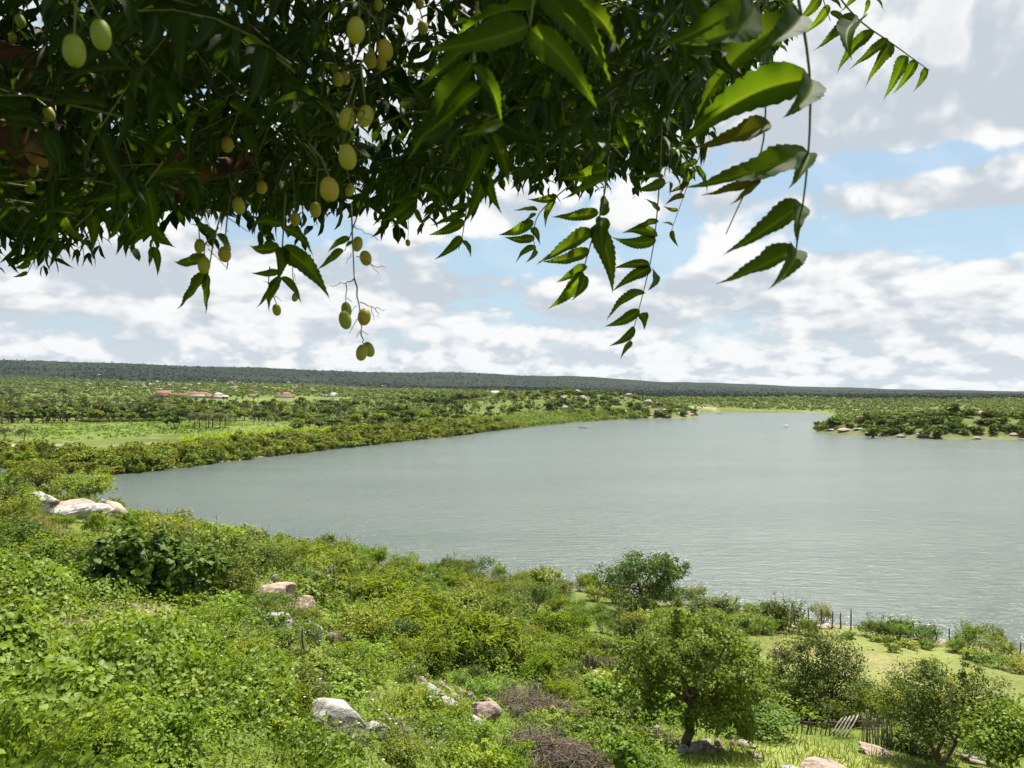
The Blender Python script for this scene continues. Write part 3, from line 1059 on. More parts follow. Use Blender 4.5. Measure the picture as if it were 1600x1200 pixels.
LANDMARKS = [('the pale boulders', 120, 70), ('the left fence posts', 45, 37), ('the darkest broad-leaved bush', 205, 31), ('the olive shrub', 345, 40), ('the flat pinkish rock', 430, 36),
             ('the split pink rock', 462, 47), ('the branching cactus', 522, 47), ('the tall feathery thicket', 640, 43), ('the rocky ledge', 700, 27), ('the upper brush pile', 812, 28),
             ('the bare brown earth', 910, 43), ('the short stakes', 848, 58), ('the dark stake fence', 940, 45), ('the flat-topped tree', 1000, 80), ('the big spreading tree', 1072, 29),
             ('the tiny round tree', 510, 102), ('the meadow corner', 1190, 67), ('the shore fence', 1270, 78), ('the meadow hedge', 1400, 75), ('the pale grey green bush', 1508, 70),
             ('the large grey boulder', 522, 17), ('the lone fence post', 476, 22), ('the lower brush pile', 835, 22), ('the rounded pinkish boulder', 757, 25),
             ('the inlet', 190, 140), ('the dry grass', 40, 58), ('the right meadow fence', 1560, 68), ('the low rounded bush', 1115, 76), ('the middle shoreline', 700, 98), ('the left shoreline', 400, 112)]


def lm_rows(lm):
    return [(n, p, HY + (CAMZ - h1((p - CX) / FPX * q, q)) * FPX / q) for n, p, q in lm]


NEAR_LM = lm_rows(LANDMARKS)
FAR_LM = lm_rows([('the inlet', 185, 230), ('the pinkish shore stones', 280, 262), ('the dirt track', 60, 325), ('the left field', 200, 440), ('the coconut clump', 330, 462), ('the maize', 440, 385),
                  ('the lone tall palm', 98, 505), ('the broad dark tree', 75, 520), ('the left edge palms', 14, 510), ('the row of small bushes', 200, 545), ('the round dark tree', 274, 455),
                  ('the long farm building', 291, 1150), ('the pale two-part house', 341, 1140), ('the red-roofed farmhouse', 447, 1170), ('the whitish house', 521, 1180), ('the low shed', 395, 1190),
                  ('the wide dark tree', 505, 600), ('the two dark plain trees', 695, 720), ('the solitary pale building', 773, 1350), ('the dark open boat', 911, 520), ('the headland tip', 1085, 650),
                  ('the long low headland rock', 1018, 650), ('the headland summit', 960, 800), ('the peninsula tip', 1275, 460), ('the flat boulder', 1322, 415), ('the big rounded boulder', 1446, 395),
                  ('the boulder at far right', 1590, 392), ('the blue green tree', 1365, 415), ('the pale peninsula boulders', 1530, 455), ('the twin peninsula rocks', 1407, 452)])
USED = set()


def where(px, d, s, look, big, lms=NEAR_LM, unit=1.0):
    """a description of one shrub of the slope by its look and by the landmarks nearest to it"""
    y = HY + (CAMZ - h1((px - CX) / FPX * d, d)) * FPX / d
    c = []
    for nm, lp, ly in lms:
        c.append((math.hypot(px - lp, (y - ly) * 1.8 * unit) * (1.5 if unit > 1 else 1), nm, px - lp, (ly - y) * unit))
    c.sort()
    size = 'small ' if big < 1.35 else ('tall ' if big > 2.1 else '')
    edge = ' at the water edge' if s < 6 else ''
    opts = []
    for q, nm, dx, dy in c[:4]:
        side = ('right' if dx > 0 else 'left')
        dep = ('beyond' if dy > 0 else 'below')
        far = 'close ' if q < 70 else ('well ' if q > 150 else '')
        if abs(dx) > 1.6 * abs(dy):
            opts.append(far + side + ' of ' + nm)
        elif abs(dy) > 1.6 * abs(dx):
            opts.append(far + dep + ' ' + nm)
        else:
            opts.append(far + dep + ' and ' + side + ' of ' + nm)
    cand = [size + look + edge + ' ' + o for o in opts[:1]]
    cand += [size + look + edge + ' between ' + c[0][1] + ' and ' + c[1][1]]
    cand += [size + look + edge + ' ' + opts[0] + ', ' + opts[1]]
    cand += [size + look + edge + ' between ' + c[0][1] + ' and ' + c[2][1]]
    cand += [size + look + edge + ' ' + o for o in opts[1:]]
    for t in cand:
        if t not in USED and len(t.split()) <= 16:
            USED.add(t)
            return t
    return cand[0]


def scrub_fill():
    r = np.random.default_rng(99)
    spots = []
    n = dict(scrub=0, broad=0, feather=0, dense=0)
    tries = 0
    while len(spots) < 400 and tries < 9000:
        tries += 1
        px = r.uniform(-40, 1640)
        d = math.exp(r.uniform(math.log(31), math.log(128)))
        x = (px - CX) / FPX * d
        if any(poly_in(x, d, e) for e in EXCL):
            continue
        s = float(shore_dist(np.array([x]), np.array([d]))[0])
        if s < .8:
            continue
        if px < 560 and d < 30 + 8 * (px > 380):
            continue
        if px > 1180 and d < 74 and d > 41 or px > 960 and d < 36:
            continue
        big = r.uniform(1.0, 1.9) * (1 + .5 * (d > 55) * (px < 1150))
        if px < 230 and d > 50:
            big *= 1.25
        if s < 12:
            big *= 1.1
        if any((x - a) ** 2 + (d - b) ** 2 < (.47 * (big + c)) ** 2 for a, b, c in spots):
            continue
        k = r.choice(['scrub', 'broad', 'feather', 'dense'], p=[.62, .12, .16, .10])
        spots.append((x, d, big))
        look = {'scrub': 'yellow green thorny shrub', 'broad': 'broad-leaved green shrub', 'feather': 'feathery fine-leaved shrub', 'dense': 'dense dark green shrub'}[k]
        lab = where(px, d, s, look, big)
        p = PROTO[k][r.integers(len(PROTO[k]))]
        put(p, (x, d, h1(x, d) - .06 * big), r.uniform(0, 6.28), (big * r.uniform(.95, 1.35),) * 2 + (big * r.uniform(.85, 1.2),),
            lab, 'shrub', look + 's of the slope')
    return spots


SPOTS = scrub_fill()


def weed_fill():
    """single knee-high plants standing out of the weeds in the middle foreground"""
    r = np.random.default_rng(123)
    done = []
    while len(done) < 110:
        px = r.uniform(300, 1010)
        d = r.uniform(14, 33)
        x = (px - CX) / FPX * d
        y = HY + (CAMZ - h1(x, d)) * FPX / d
        if y > 1215 or any((x - a) ** 2 + (d - b) ** 2 < 1.0 for a, b in done) or (640 < px < 790 and abs(y - (1050 + (px - 640) * .65)) < 22) or (470 < px < 590 and 16 < d < 19) or (770 < px < 930 and 20 < d < 30 and r.random() < .8):
            continue
        done.append((x, d))
        k = r.choice(['scrub', 'broad', 'feather', 'bare'], p=[.42, .30, .16, .12])
        look = {'scrub': 'knee-high bushy weed', 'broad': 'broad-leaved weed', 'feather': 'ferny yellow green weed', 'bare': 'dry leafless weed'}[k]
        big = r.uniform(.45, .95)
        p = PROTO[k][r.integers(len(PROTO[k]))]
        put(p, (x, d, h1(x, d) - .03), r.uniform(0, 6.28), (big * r.uniform(1.0, 1.6),) * 2 + (big,), where(px, d, 99, look, 1.6), 'weed', 'weeds of the foreground')


weed_fill()


# ---- trees of the slope: trunk and crown modelled one by one
def tree(name, base, d, trunk_px, lobes_px, leaf, mat, label, n=5200, sz=.11, clumps=170, T=T_LEAF, r0=.12, seed=1, forks=1, flower=None, sig=.16, depth=1.0, low=-.5):
    """base = (px, py) or (px, None); lobes_px = (px, py, rx, ry) seen at distance d"""
    r = np.random.default_rng(seed)
    b = at(base, d)
    def pt(px, py, dy=0.0):
        return np.array([(px - CX) / FPX * d - b.x, dy, CAMZ - (py - HY) / FPX * d - b.z])
    s = d / FPX
    lobes = []
    for i, (px, py, rx, ry) in enumerate(lobes_px):
        p = pt(px, py, r.uniform(-.5, .5) * rx * s)
        lobes.append((*p, rx * s, rx * s * depth, ry * s))
    root = thing(name, b, label, 'tree')
    f, t = Acc(), Acc()
    c = foliage(f, r, lobes, clumps, n, sig, sz, T, droop=.3, low=low, shell=(.55, 1.05), up=.7)
    for i in range(forks):
        off = np.array([r.normal(0, .12) if forks > 1 else 0, r.normal(0, .1) if forks > 1 else 0, -.25])
        fk = pt(*trunk_px[i])
        tg = c[r.choice(len(c), 14 if forks == 1 else 9, replace=False)]
        limbs(t, r, off, fk, tg, r0, 7)
    t.build('trunk', M_BARK, root, smooth_shade=True)
    f.build('crown', mat, root)
    if flower:
        fl = Acc()
        P, out, sh, cc = crown(r, lobes, 60, 900, .10, .0, (.92, 1.06))
        m = len(P)
        add_leaves(fl, P, nrm(r.normal(size=(m, 3)) + UP * .5), nrm(UP + r.normal(size=(m, 3)) * .7), np.full(m, .075), T_LEAF, r.uniform(0, 1, m))
        fl.build('flower', flower, root)
    return root


tree('broadleaf_tree', 1072, 28.6, [(1080, 1072)],
     [(1072, 985, 46, 30), (1020, 1005, 42, 28), (975, 1020, 30, 22), (1125, 1005, 44, 30), (1165, 1035, 42, 28), (1000, 1050, 40, 24), (1050, 1045, 46, 28), (1105, 1050, 46, 30),
      (1150, 1080, 42, 30), (1110, 1100, 44, 28), (1030, 1080, 36, 20), (1145, 1115, 30, 22), (1062, 952, 20, 18), (1000, 1095, 34, 24), (1150, 1132, 34, 20), (1182, 1100, 28, 22), (1110, 965, 26, 18), (1095, 1130, 34, 20)],
     None, M_TREE, 'big spreading tree with brown forked trunk standing over a pile of stones', n=20000, clumps=480, sz=.125, T=T_OVAL, r0=.2, seed=3, sig=.16, depth=1.1)
tree('broadleaf_tree', 1280, 38, [(1268, 1085), (1290, 1085)],
     [(1285, 1030, 60, 42), (1235, 1045, 38, 30), (1330, 1065, 42, 40), (1285, 1075, 60, 36), (1320, 1110, 40, 28), (1265, 1008, 26, 20)],
     None, M_DARK, 'grey green twin-stemmed tree beside the leaning planks', n=15000, clumps=330, sz=.13, r0=.09, seed=4, forks=2)
tree('broadleaf_tree', 1468, 29.5, [(1440, 1140), (1470, 1130), (1500, 1140)],
     [(1450, 1085, 62, 40), (1410, 1100, 38, 34), (1455, 1055, 26, 22), (1520, 1085, 46, 40), (1480, 1110, 60, 36), (1430, 1125, 44, 26), (1545, 1110, 30, 30), (1510, 1050, 18, 18)],
     None, M_DARK, 'many-stemmed tree dusted with yellow blossom at lower right', n=13000, clumps=380, sz=.11, r0=.085, seed=5, forks=3, flower=M_FLOWER)
tree('broadleaf_tree', 1577, 26.5, [(1575, 1165)],
     [(1570, 1140, 60, 34), (1530, 1150, 36, 26), (1620, 1145, 50, 36), (1580, 1160, 50, 24)],
     None, M_VINE, 'small bright green tree with thin bare trunk at the right edge', n=6000, clumps=140, sz=.14, T=T_OVAL, r0=.06, seed=6)
tree('shore_tree', 1000, 80, [(1002, 915)],
     [(1005, 893, 48, 26), (965, 905, 36, 26), (1040, 895, 38, 20), (1010, 875, 34, 14), (990, 925, 46, 24), (1060, 884, 18, 9), (1040, 920, 30, 22)],
     None, M_DARK, 'dark flat-topped tree standing against the lake', n=10000, clumps=190, sz=.26, r0=.22, seed=7)
tree('shore_tree', 60, 118, [(62, 755)], [(60, 742, 34, 22), (25, 748, 26, 18), (88, 752, 26, 16)], None, M_SCRUB,
     'light green tree at far left on the spur above the dry grass', n=4200, clumps=110, sz=.42, r0=.16, seed=8)
tree('shore_tree', 140, 112, [(140, 768)], [(128, 755, 40, 15), (158, 760, 22, 20), (100, 760, 26, 14)], None, M_SCRUB,
     'flat-crowned tree overhanging the pale boulders at the inlet', n=4200, clumps=110, sz=.36, r0=.10, seed=9, flower=M_FLOWER)
tree('shore_tree', 510, 102, [(510, 852)], [(508, 845, 14, 10)], None, M_DARK, 'tiny dark round tree at the lake edge left of centre', n=700, clumps=40, sz=.28, r0=.08, seed=10)


# ---- columnar cactus
def cactus(px, d, hgt, label, seed):
    r = np.random.default_rng(seed)
    root = thing('columnar_cactus', at(px, d), label, 'cactus')
    def arm(pts, rad):
        pts = np.asarray(pts)
        a = Acc()
        V, F = tube(pts, rad, 12)
        k = (np.arange(len(V)) % 12) % 2
        cen = np.repeat(pts, 12, 0)
        V = cen + (V - cen) * np.where(k, 1.0, .72)[:, None]
        return a.add(V, F)
    arm(curve((0, 0, -.2), (.05, 0, hgt), 0, 7, .02, r), np.array([.10, .11, .11, .10, .09, .07, .03])).build('stem', M_CACTUS, root)
    for sx, h0, h2 in ((-.45, .35, .95), (.5, .2, .75), (.75, .1, .5), (-.2, .5, 1.0)):
        pts = [(0, 0, h0 * hgt * .6), (sx * .5, r.normal(0, .1), h0 * hgt * .62), (sx * .9, r.normal(0, .1), h0 * hgt * .8), (sx, .1, h2 * hgt * .8), (sx * 1.05, .1, h2 * hgt)]
        arm(pts, np.array([.07, .08, .08, .07, .025])).build('arm', M_CACTUS, root)
    return root


cactus(522, 47, 1.9, 'branching columnar cactus left of the feathery thicket', 1)
cactus(548, 44.5, 1.3, 'smaller bent columnar cactus at the foot of the feathery thicket', 2)
cactus(862, 21.5, .7, 'short cactus column behind the lower brush pile', 3)


# ------------------------------------------------------------------ rocks
def ico(sub):
    bm = bmesh.new()
    bmesh.ops.create_icosphere(bm, subdivisions=sub, radius=1)
    V = np.array([v.co for v in bm.verts])
    F = np.array([[v.index for v in f.verts] for f in bm.faces])
    bm.free()
    return V, F


ICO = {k: ico(k) for k in (2, 3, 4)}


def rock_mesh(seed, sub=3, mat=None, cuts=9, rough=.10):
    r = np.random.default_rng(seed)
    V, F = ICO[sub]
    V = V.copy()
    for _ in range(cuts):
        n = nrm(r.normal(size=3))
        d = r.uniform(.52, .88)
        e = V @ n - d
        V = V - np.where(e > 0, e, 0)[:, None] * n * .93
    w = sum((a * (fbm(V[:, 0] * f + seed, V[:, 1] * f + V[:, 2] * f * 1.7, 3, seed) - .5) for a, f in ((rough * 2.4, 1.6), (rough, 5.0))))
    V = V * (1 + w)[:, None]
    return Acc().add(V, F).mesh('boulder', mat or M_ROCK)


ROCKS = [rock_mesh(s, 3, M_ROCK) for s in range(200, 206)] + [rock_mesh(s, 3, M_PINK) for s in range(206, 212)]
BIG = {}


def rock(px, py, sx, sy, sz, label, pink=False, rz=0.0, tilt=(0, 0), seed=None, sub=4, sink=.25, d=None, group=None):
    p = G(px, py) if d is None else at(px, d)
    s = int(rng.integers(1000)) if seed is None else seed
    key = (s, pink, sub)
    if key not in BIG:
        BIG[key] = rock_mesh(s, sub, M_PINK if pink else M_ROCK)
    o = link('boulder', BIG[key], None, (p.x, p.y, p.z + sz * (1 - 2 * sink) * .5))
    o.rotation_euler = (tilt[0], tilt[1], rz)
    o.scale = (sx / 2, sy / 2, sz / 2)
    return tag(o, label, 'rock', group)


R_ = [  # px, py of the foot, width, depth, height, label, pink, rz, tilt
    (525, 1152, 1.9, 1.6, 1.1, 'large pale grey boulder half hidden by vines near the bottom', False, .3, (0, .12), 301),
    (580, 1150, .8, .8, .5, 'small rock at the right of the large grey boulder', False, 1.0, (0, .2), 302),
    (430, 938, 2.3, 1.8, 1.15, 'flat pinkish rock with a small stone standing on it', True, .2, (0, .06), 303),
    (470, 952, 1.8, 1.4, .9, 'lower pinkish rock against the flat rock', True, .9, (0, .15), 304),
    (462, 905, 1.9, 1.2, 1.0, 'split pink rock beside the leafless bush', True, -.5, (0, .5), 305),
    (438, 985, 1.3, 1.1, .95, 'white streaked rock among the vines', False, .5, (.2, 0), 306),
    (487, 1000, .9, .9, 1.1, 'pale rock above the lone fence post', False, .1, (0, .2), 307),
    (520, 1003, .5, .5, .5, 'small pale stone right of the lone fence post', False, .1, (0, .2), 308),
    (757, 1125, 1.25, 1.0, 1.0, 'rounded pinkish boulder at the end of the ledge', True, .4, (0, .3), 309),
    (708, 1115, 1.3, .7, .55, 'white weathered rock below the ledge', False, -.5, (.1, .35), 310),
    (738, 1135, 1.0, .7, .45, 'pale flaking rock at the lower end of the ledge', False, -.4, (.1, .3), 311),
    (672, 1082, 1.0, .6, .4, 'whitish rock at the upper part of the ledge', False, -.5, (0, .3), 312),
    (62, 79, 3.8, 2.8, 2.6, 'rounded pale boulder with thin stems before it', False, .2, (0, 0), 320),
    (122, 80, 7.0, 4.0, 1.8, 'long white slab boulder in front of the rock group', False, .1, (0, -.1), 321),
    (112, 88, 6.4, 4.0, 3.0, 'pinkish boulder at the top of the rock group', True, .4, (0, .1), 322),
    (145, 87, 5.0, 4.0, 2.5, 'tan boulder between the slab and the right slanting rock', True, 1.2, (0, .1), 323),
    (178, 84, 5.6, 3.6, 2.8, 'smooth tan slanting rock at the right of the rock group', True, .1, (0, .45), 324),
    (102, 73, 4.4, 2.4, 1.5, 'lowest white rock of the group above the fence', False, .3, (0, -.2), 325),
    (68, 90, 4.4, 2.4, 2.6, 'tan rock behind the dry grass', True, .3, (0, .1), 326),
    (855, 975, .9, .8, .8, 'tan rock behind the short row of stakes', True, .3, (0, .1), 327),
    (935, 1062, 1.5, 1.0, .75, 'tan rock under the dark stake fence', True, .2, (0, .1), 328),
    (905, 1063, 1.2, .8, .3, 'flat tan stone at the edge of the bare earth', True, .2, (0, .1), 329),
    (1215, 1020, 1.0, .7, .6, 'pinkish stone at the meadow corner behind the tree', True, .2, (0, .1), 330),
    (1158, 978, 1.6, 1.0, .6, 'flat brown rock below the bush at the meadow corner', True, .2, (0, .1), 331),
    (1166, 1166, .8, .5, .32, 'smooth white stone at the right end of the stone pile', False, -.3, (0, .2), 332),
    (1180, 1182, .75, .42, .25, 'thin tan slab below the smooth white stone', True, -.5, (0, .25), 333),
    (1290, 1212, 2.1, 1.4, .8, 'broad lumpy tan rock at the bottom edge', True, .2, (0, .05), 334),
    (1235, 1206, .9, .7, .35, 'pale low stone left of the lumpy tan rock', False, .2, (0, .1), 335),
    (1365, 1175, 1.9, 1.0, .3, 'low bare rock sheet below the stick fence', True, -.45, (0, .2), 336),
    (1262, 1112, .5, .4, .4, 'white stone left of the twin stems', False, .2, (0, .1), 337),
    (1022, 1150, .75, .6, .6, 'grey stone at the left end of the stone pile', True, .2, (0, .1), 338),
    (1480, 986, 2.4, 1.4, 1.0, 'grey rock between the hedge and the pale bush', True, .2, (0, .1), 339),
    (985, 1040, .7, .6, .5, 'brown stone in the scrub beside the dark stake fence', True, .3, (0, 0), 340),
    (1000, 1190, .7, .5, .3, 'low tan stone in the grass under the big tree', True, .3, (0, 0), 341),
]
for px, py, sx, sy, sz, lab, pink, rz, tl, sd in R_:
    if py < 100:
        rock(px, None, sx, sy, sz, lab, pink, rz, tl, sd, d=py, sink=.12)
    else:
        rock(px, py, sx, sy, sz, lab, pink, rz, tl, sd)

p = G(430, 938)
o = link('stone', ROCKS[0], None, (p.x + .02, p.y, p.z + 1.0))
o.scale = (.16, .12, .24)
tag(o, 'small upright grey stone standing on the flat pinkish rock', 'stone')

# the sloping ledge of broken rock in the middle foreground
LEDGE = [(640, 1052), (652, 1060), (664, 1068), (674, 1076), (686, 1084), (696, 1094), (708, 1102), (722, 1112), (736, 1122), (668, 1058), (690, 1070), (700, 1078), (725, 1082), (742, 1092), (715, 1092), (766, 1100)]
r = np.random.default_rng(5)
for i, (px, py) in enumerate(LEDGE):
    p = G(px, py)
    o = link('stone', ROCKS[6 + i % 6], None, (p.x, p.y, p.z + .06))
    o.scale = (r.uniform(.18, .42), r.uniform(.10, .18), r.uniform(.07, .15))
    o.rotation_euler = (0, r.uniform(.3, .6), -.6 + r.normal(0, .2))
    tag(o, 'broken tan stone in the line of the rocky ledge', 'stone', 'stones of the rocky ledge')
for i in range(22):
    px, py = r.uniform(1035, 1160), r.uniform(1160, 1176)
    p = G(px, py)
    o = link('stone', ROCKS[r.integers(4, 12)], None, (p.x, p.y, p.z + .08))
    s = r.uniform(.12, .26)
    o.scale = (s * r.uniform(.9, 1.5), s, s * r.uniform(.7, 1.1))
    o.rotation_euler = r.uniform(0, 3, 3)
    tag(o, 'brown stone in the pile at the foot of the big tree', 'stone', 'stones piled under the big tree')
for i in range(16):
    px = r.uniform(1230, 1475)
    d = 78.5 - max(0, px - 1380) * .055 + r.uniform(-1.2, .6)
    p = at(px, d)
    o = link('stone', ROCKS[r.integers(6, 12)], None, (p.x, p.y, p.z + .1))
    s = r.uniform(.3, .7)
    o.scale = (s * 1.5, s, s * .5)
    o.rotation_euler = (0, 0, r.uniform(0, 3))
    tag(o, 'flat tan stone on the lakeside rim of the meadow', 'stone', 'stones along the meadow rim')


# ------------------------------------------------------------------ fences and posts
def stick(hgt, r0, seed, bend=.03):
    r = np.random.default_rng(seed)
    pts = curve((0, 0, -.3), (r.normal(0, bend), r.normal(0, bend), hgt), 0, 6, bend * .5, r)
    return Acc().add(*tube(pts, np.linspace(r0, r0 * .75, 6), 6))


def one_post(px, d, hgt, label, r0=.045, seed=1, bend=.06):
    o = stick(hgt, r0, seed, bend).build('fence_post', M_POST, None, at(px, d))
    return tag(o, label, 'fence post')


o = one_post(476, 22.2, 1.45, 'lone dark fence post leaning among the vines', .045, 4, .05)
one_post(1337, 57, 1.75, 'bent stick standing at the near side of the meadow', .05, 9, .2)
one_post(1503, 47, 2.9, 'thin dark stick rising behind the yellow-flowered tree', .04, 10, .05)


def wire_fence(pts, hgt, label, seed, r0=.05, wires=3):
    r = np.random.default_rng(seed)
    P = [at(px, d) for px, d in pts]
    b = P[0]
    root = thing('wire_fence', b, label, 'fence')
    tops = []
    for i, p in enumerate(P):
        h = hgt * r.uniform(.85, 1.15)
        a = Acc()
        off = np.array(p - b)
        c = curve(off + (0, 0, -.3), off + np.array([r.normal(0, .07), r.normal(0, .07), h]), 0, 5, .015, r)
        a.add(*tube(c, np.linspace(r0, r0 * .8, 5) * r.uniform(.8, 1.3), 6)).build('post', M_POST, root)
        tops.append((off, h))
    for (a0, h0), (a1, h1_) in zip(tops[:-1], tops[1:]):
        for k in range(wires):
            f = .35 + .27 * k
            Acc().add(*tube(curve(a0 + (0, 0, h0 * f), a1 + np.array([0, 0, h1_ * f]), -.02, 4), .006, 3)).build('wire', M_WIRE, root)
    return root


wire_fence([(-22, 37), (22, 37.2), (45, 36.5), (74, 37), (108, 38)], 1.45, 'row of dark posts in front of the pale boulders at left', 1)
wire_fence([(1216, 77.6), (1240, 78.2), (1262, 77.8), (1282, 78), (1298, 77.4), (1312, 77.6), (1328, 77)], 1.9, 'wire fence with crooked posts between meadow and lake', 2, .07)
wire_fence([(1462, 73.5), (1482, 73), (1530, 70), (1545, 69.3), (1562, 68.6), (1578, 67.8), (1590, 67.2), (1603, 66.8), (1640, 65)], 1.6, 'wire fence running along the right side of the meadow', 3, .06)


def stake_fence(px0, d0, px1, d1, n, hgt, label, seed, mat, r0=.035, lean=.0):
    r = np.random.default_rng(seed)
    b = at(px0, d0)
    root = thing('stake_fence', b, label, 'fence')
    for i in range(n):
        t = i / max(1, n - 1)
        p = at(px0 + (px1 - px0) * t, d0 + (d1 - d0) * t)
        off = np.array(p - b)
        h = hgt * r.uniform(.82, 1.12)
        a = Acc().add(*tube(curve(off + (0, 0, -.25), off + np.array([r.normal(0, .06) + lean, r.normal(0, .05), h]), 0, 5, .012, r), np.linspace(r0, r0 * .8, 5) * r.uniform(.75, 1.3), 6))
        a.build('stake', mat, root)
    a = Acc()
    e = np.array(at(px1, d1) - b)
    a.add(*tube(curve((-.1, .05, hgt * .55), e + np.array([.1, .05, hgt * .55]), 0, 5, .02, r), .02, 5)).build('rail', mat, root)
    return root


stake_fence(1344, 31.5, 1392, 31.2, 15, 1.35, 'grey stick fence section below the yellow-flowered tree', 1, M_STAKE, .03)
stake_fence(912, 44.5, 972, 45.5, 26, 1.15, 'dark close-set stake fence above the tan rock', 2, M_POST, .05)
stake_fence(835, 58, 862, 58, 4, .8, 'four short stakes in front of a tan rock', 3, M_POST, .05)
stake_fence(1228, 34, 1300, 33.5, 11, .8, 'low broken stake fence left of the leaning planks', 4, M_POST, .03, .15)
stake_fence(1120, 67.5, 1150, 67.5, 12, 1.1, 'small grey stake fence under the bush at the meadow corner', 5, M_STAKE, .05)
r = np.random.default_rng(8)
b = at(1325, 33)
root = thing('leaning_gate', b, 'bleached poles leaning side by side as a fallen gate', 'gate')
for i in range(5):
    x0 = -.5 + i * .17
    Acc().add(*tube(curve((x0 - .45, -.25 - .02 * i, .18), (x0 + .35, .35, .70 + .03 * i), 0, 4, .01, r), r.uniform(.028, .042), 6)).build('plank', M_STAKE, root)
Acc().add(*tube(curve((-.75, .22, .58), (.75, .26, .60), -.03, 4), .03, 5)).build('rail', M_POST, root)

for i, (px, py, lab) in enumerate(((1512, 1190, 'grey weathered board lying under the yellow-flowered tree'), (1524, 1197, 'pale weathered board lying nearer the bottom right edge'))):
    p = G(px, py)
    o = Acc().add(*box((0, 0, 0), (.55, .22, .05))).build('board', M_STAKE, None, (p.x, p.y, p.z + .22))
    o.rotation_euler = (.12, .1, -.3)
    tag(o, lab, 'board')


def brush_pile(px, py, w, dp, hgt, label, seed, n=620):
    r = np.random.default_rng(seed)
    a = Acc()
    for i in range(n):
        u = r.normal(size=2) * .36
        z = hgt * math.exp(-2.2 * (u @ u)) * r.uniform(0, 1)
        c = np.array([u[0] * w, u[1] * dp, z])
        v = nrm(r.normal(size=3) * [1, .8, .38]) * r.uniform(.15, .65)
        a.add(*tube(curve(c - v, c + v, r.uniform(-.1, .16), 5, .035, r), np.linspace(1, .4, 5) * (.006 if r.random() < .85 else .022), 3, False), .5, 0 if r.random() < .7 else 1)
    o = a.build('brush_pile', [M_TWIG, M_POST], None, G(px, py))
    return tag(o, label, 'brush pile')


brush_pile(808, 1112, 2.1, 1.4, .95, 'upper heap of dry cut branches beside the feathery shrubs', 1)
brush_pile(862, 1125, 1.8, 1.2, .95, 'small heap of dry branches right of the upper heap', 4, 240)
brush_pile(830, 1182, 1.5, 1.0, .7, 'lower heap of dry grey branches near the bottom centre', 2)
brush_pile(885, 1198, 1.5, 1.0, .75, 'dark thorny branch heap at the bottom edge', 3)
brush_pile(1030, 1160, .9, .7, .4, 'handful of dry sticks left of the big tree trunk', 5, 120)
# ------------------------------------------------------------------ ground cover (uncountable)
def lumps(x, y):
    return np.clip(fbm(x / 2.1, y / 2.1, 3, 31) - .36, 0, 1) * 2.6


def wedge(r, n, px0, px1, d0, d1, power=1.0):
    """points over the slope, evenly by area between two px columns and two distances"""
    d = np.sqrt(r.uniform(d0 ** 2, d1 ** 2, n)) if power == 1.0 else np.exp(r.uniform(math.log(d0), math.log(d1), n))
    px = r.uniform(px0, px1, n)
    return px, (px - CX) / FPX * d, d


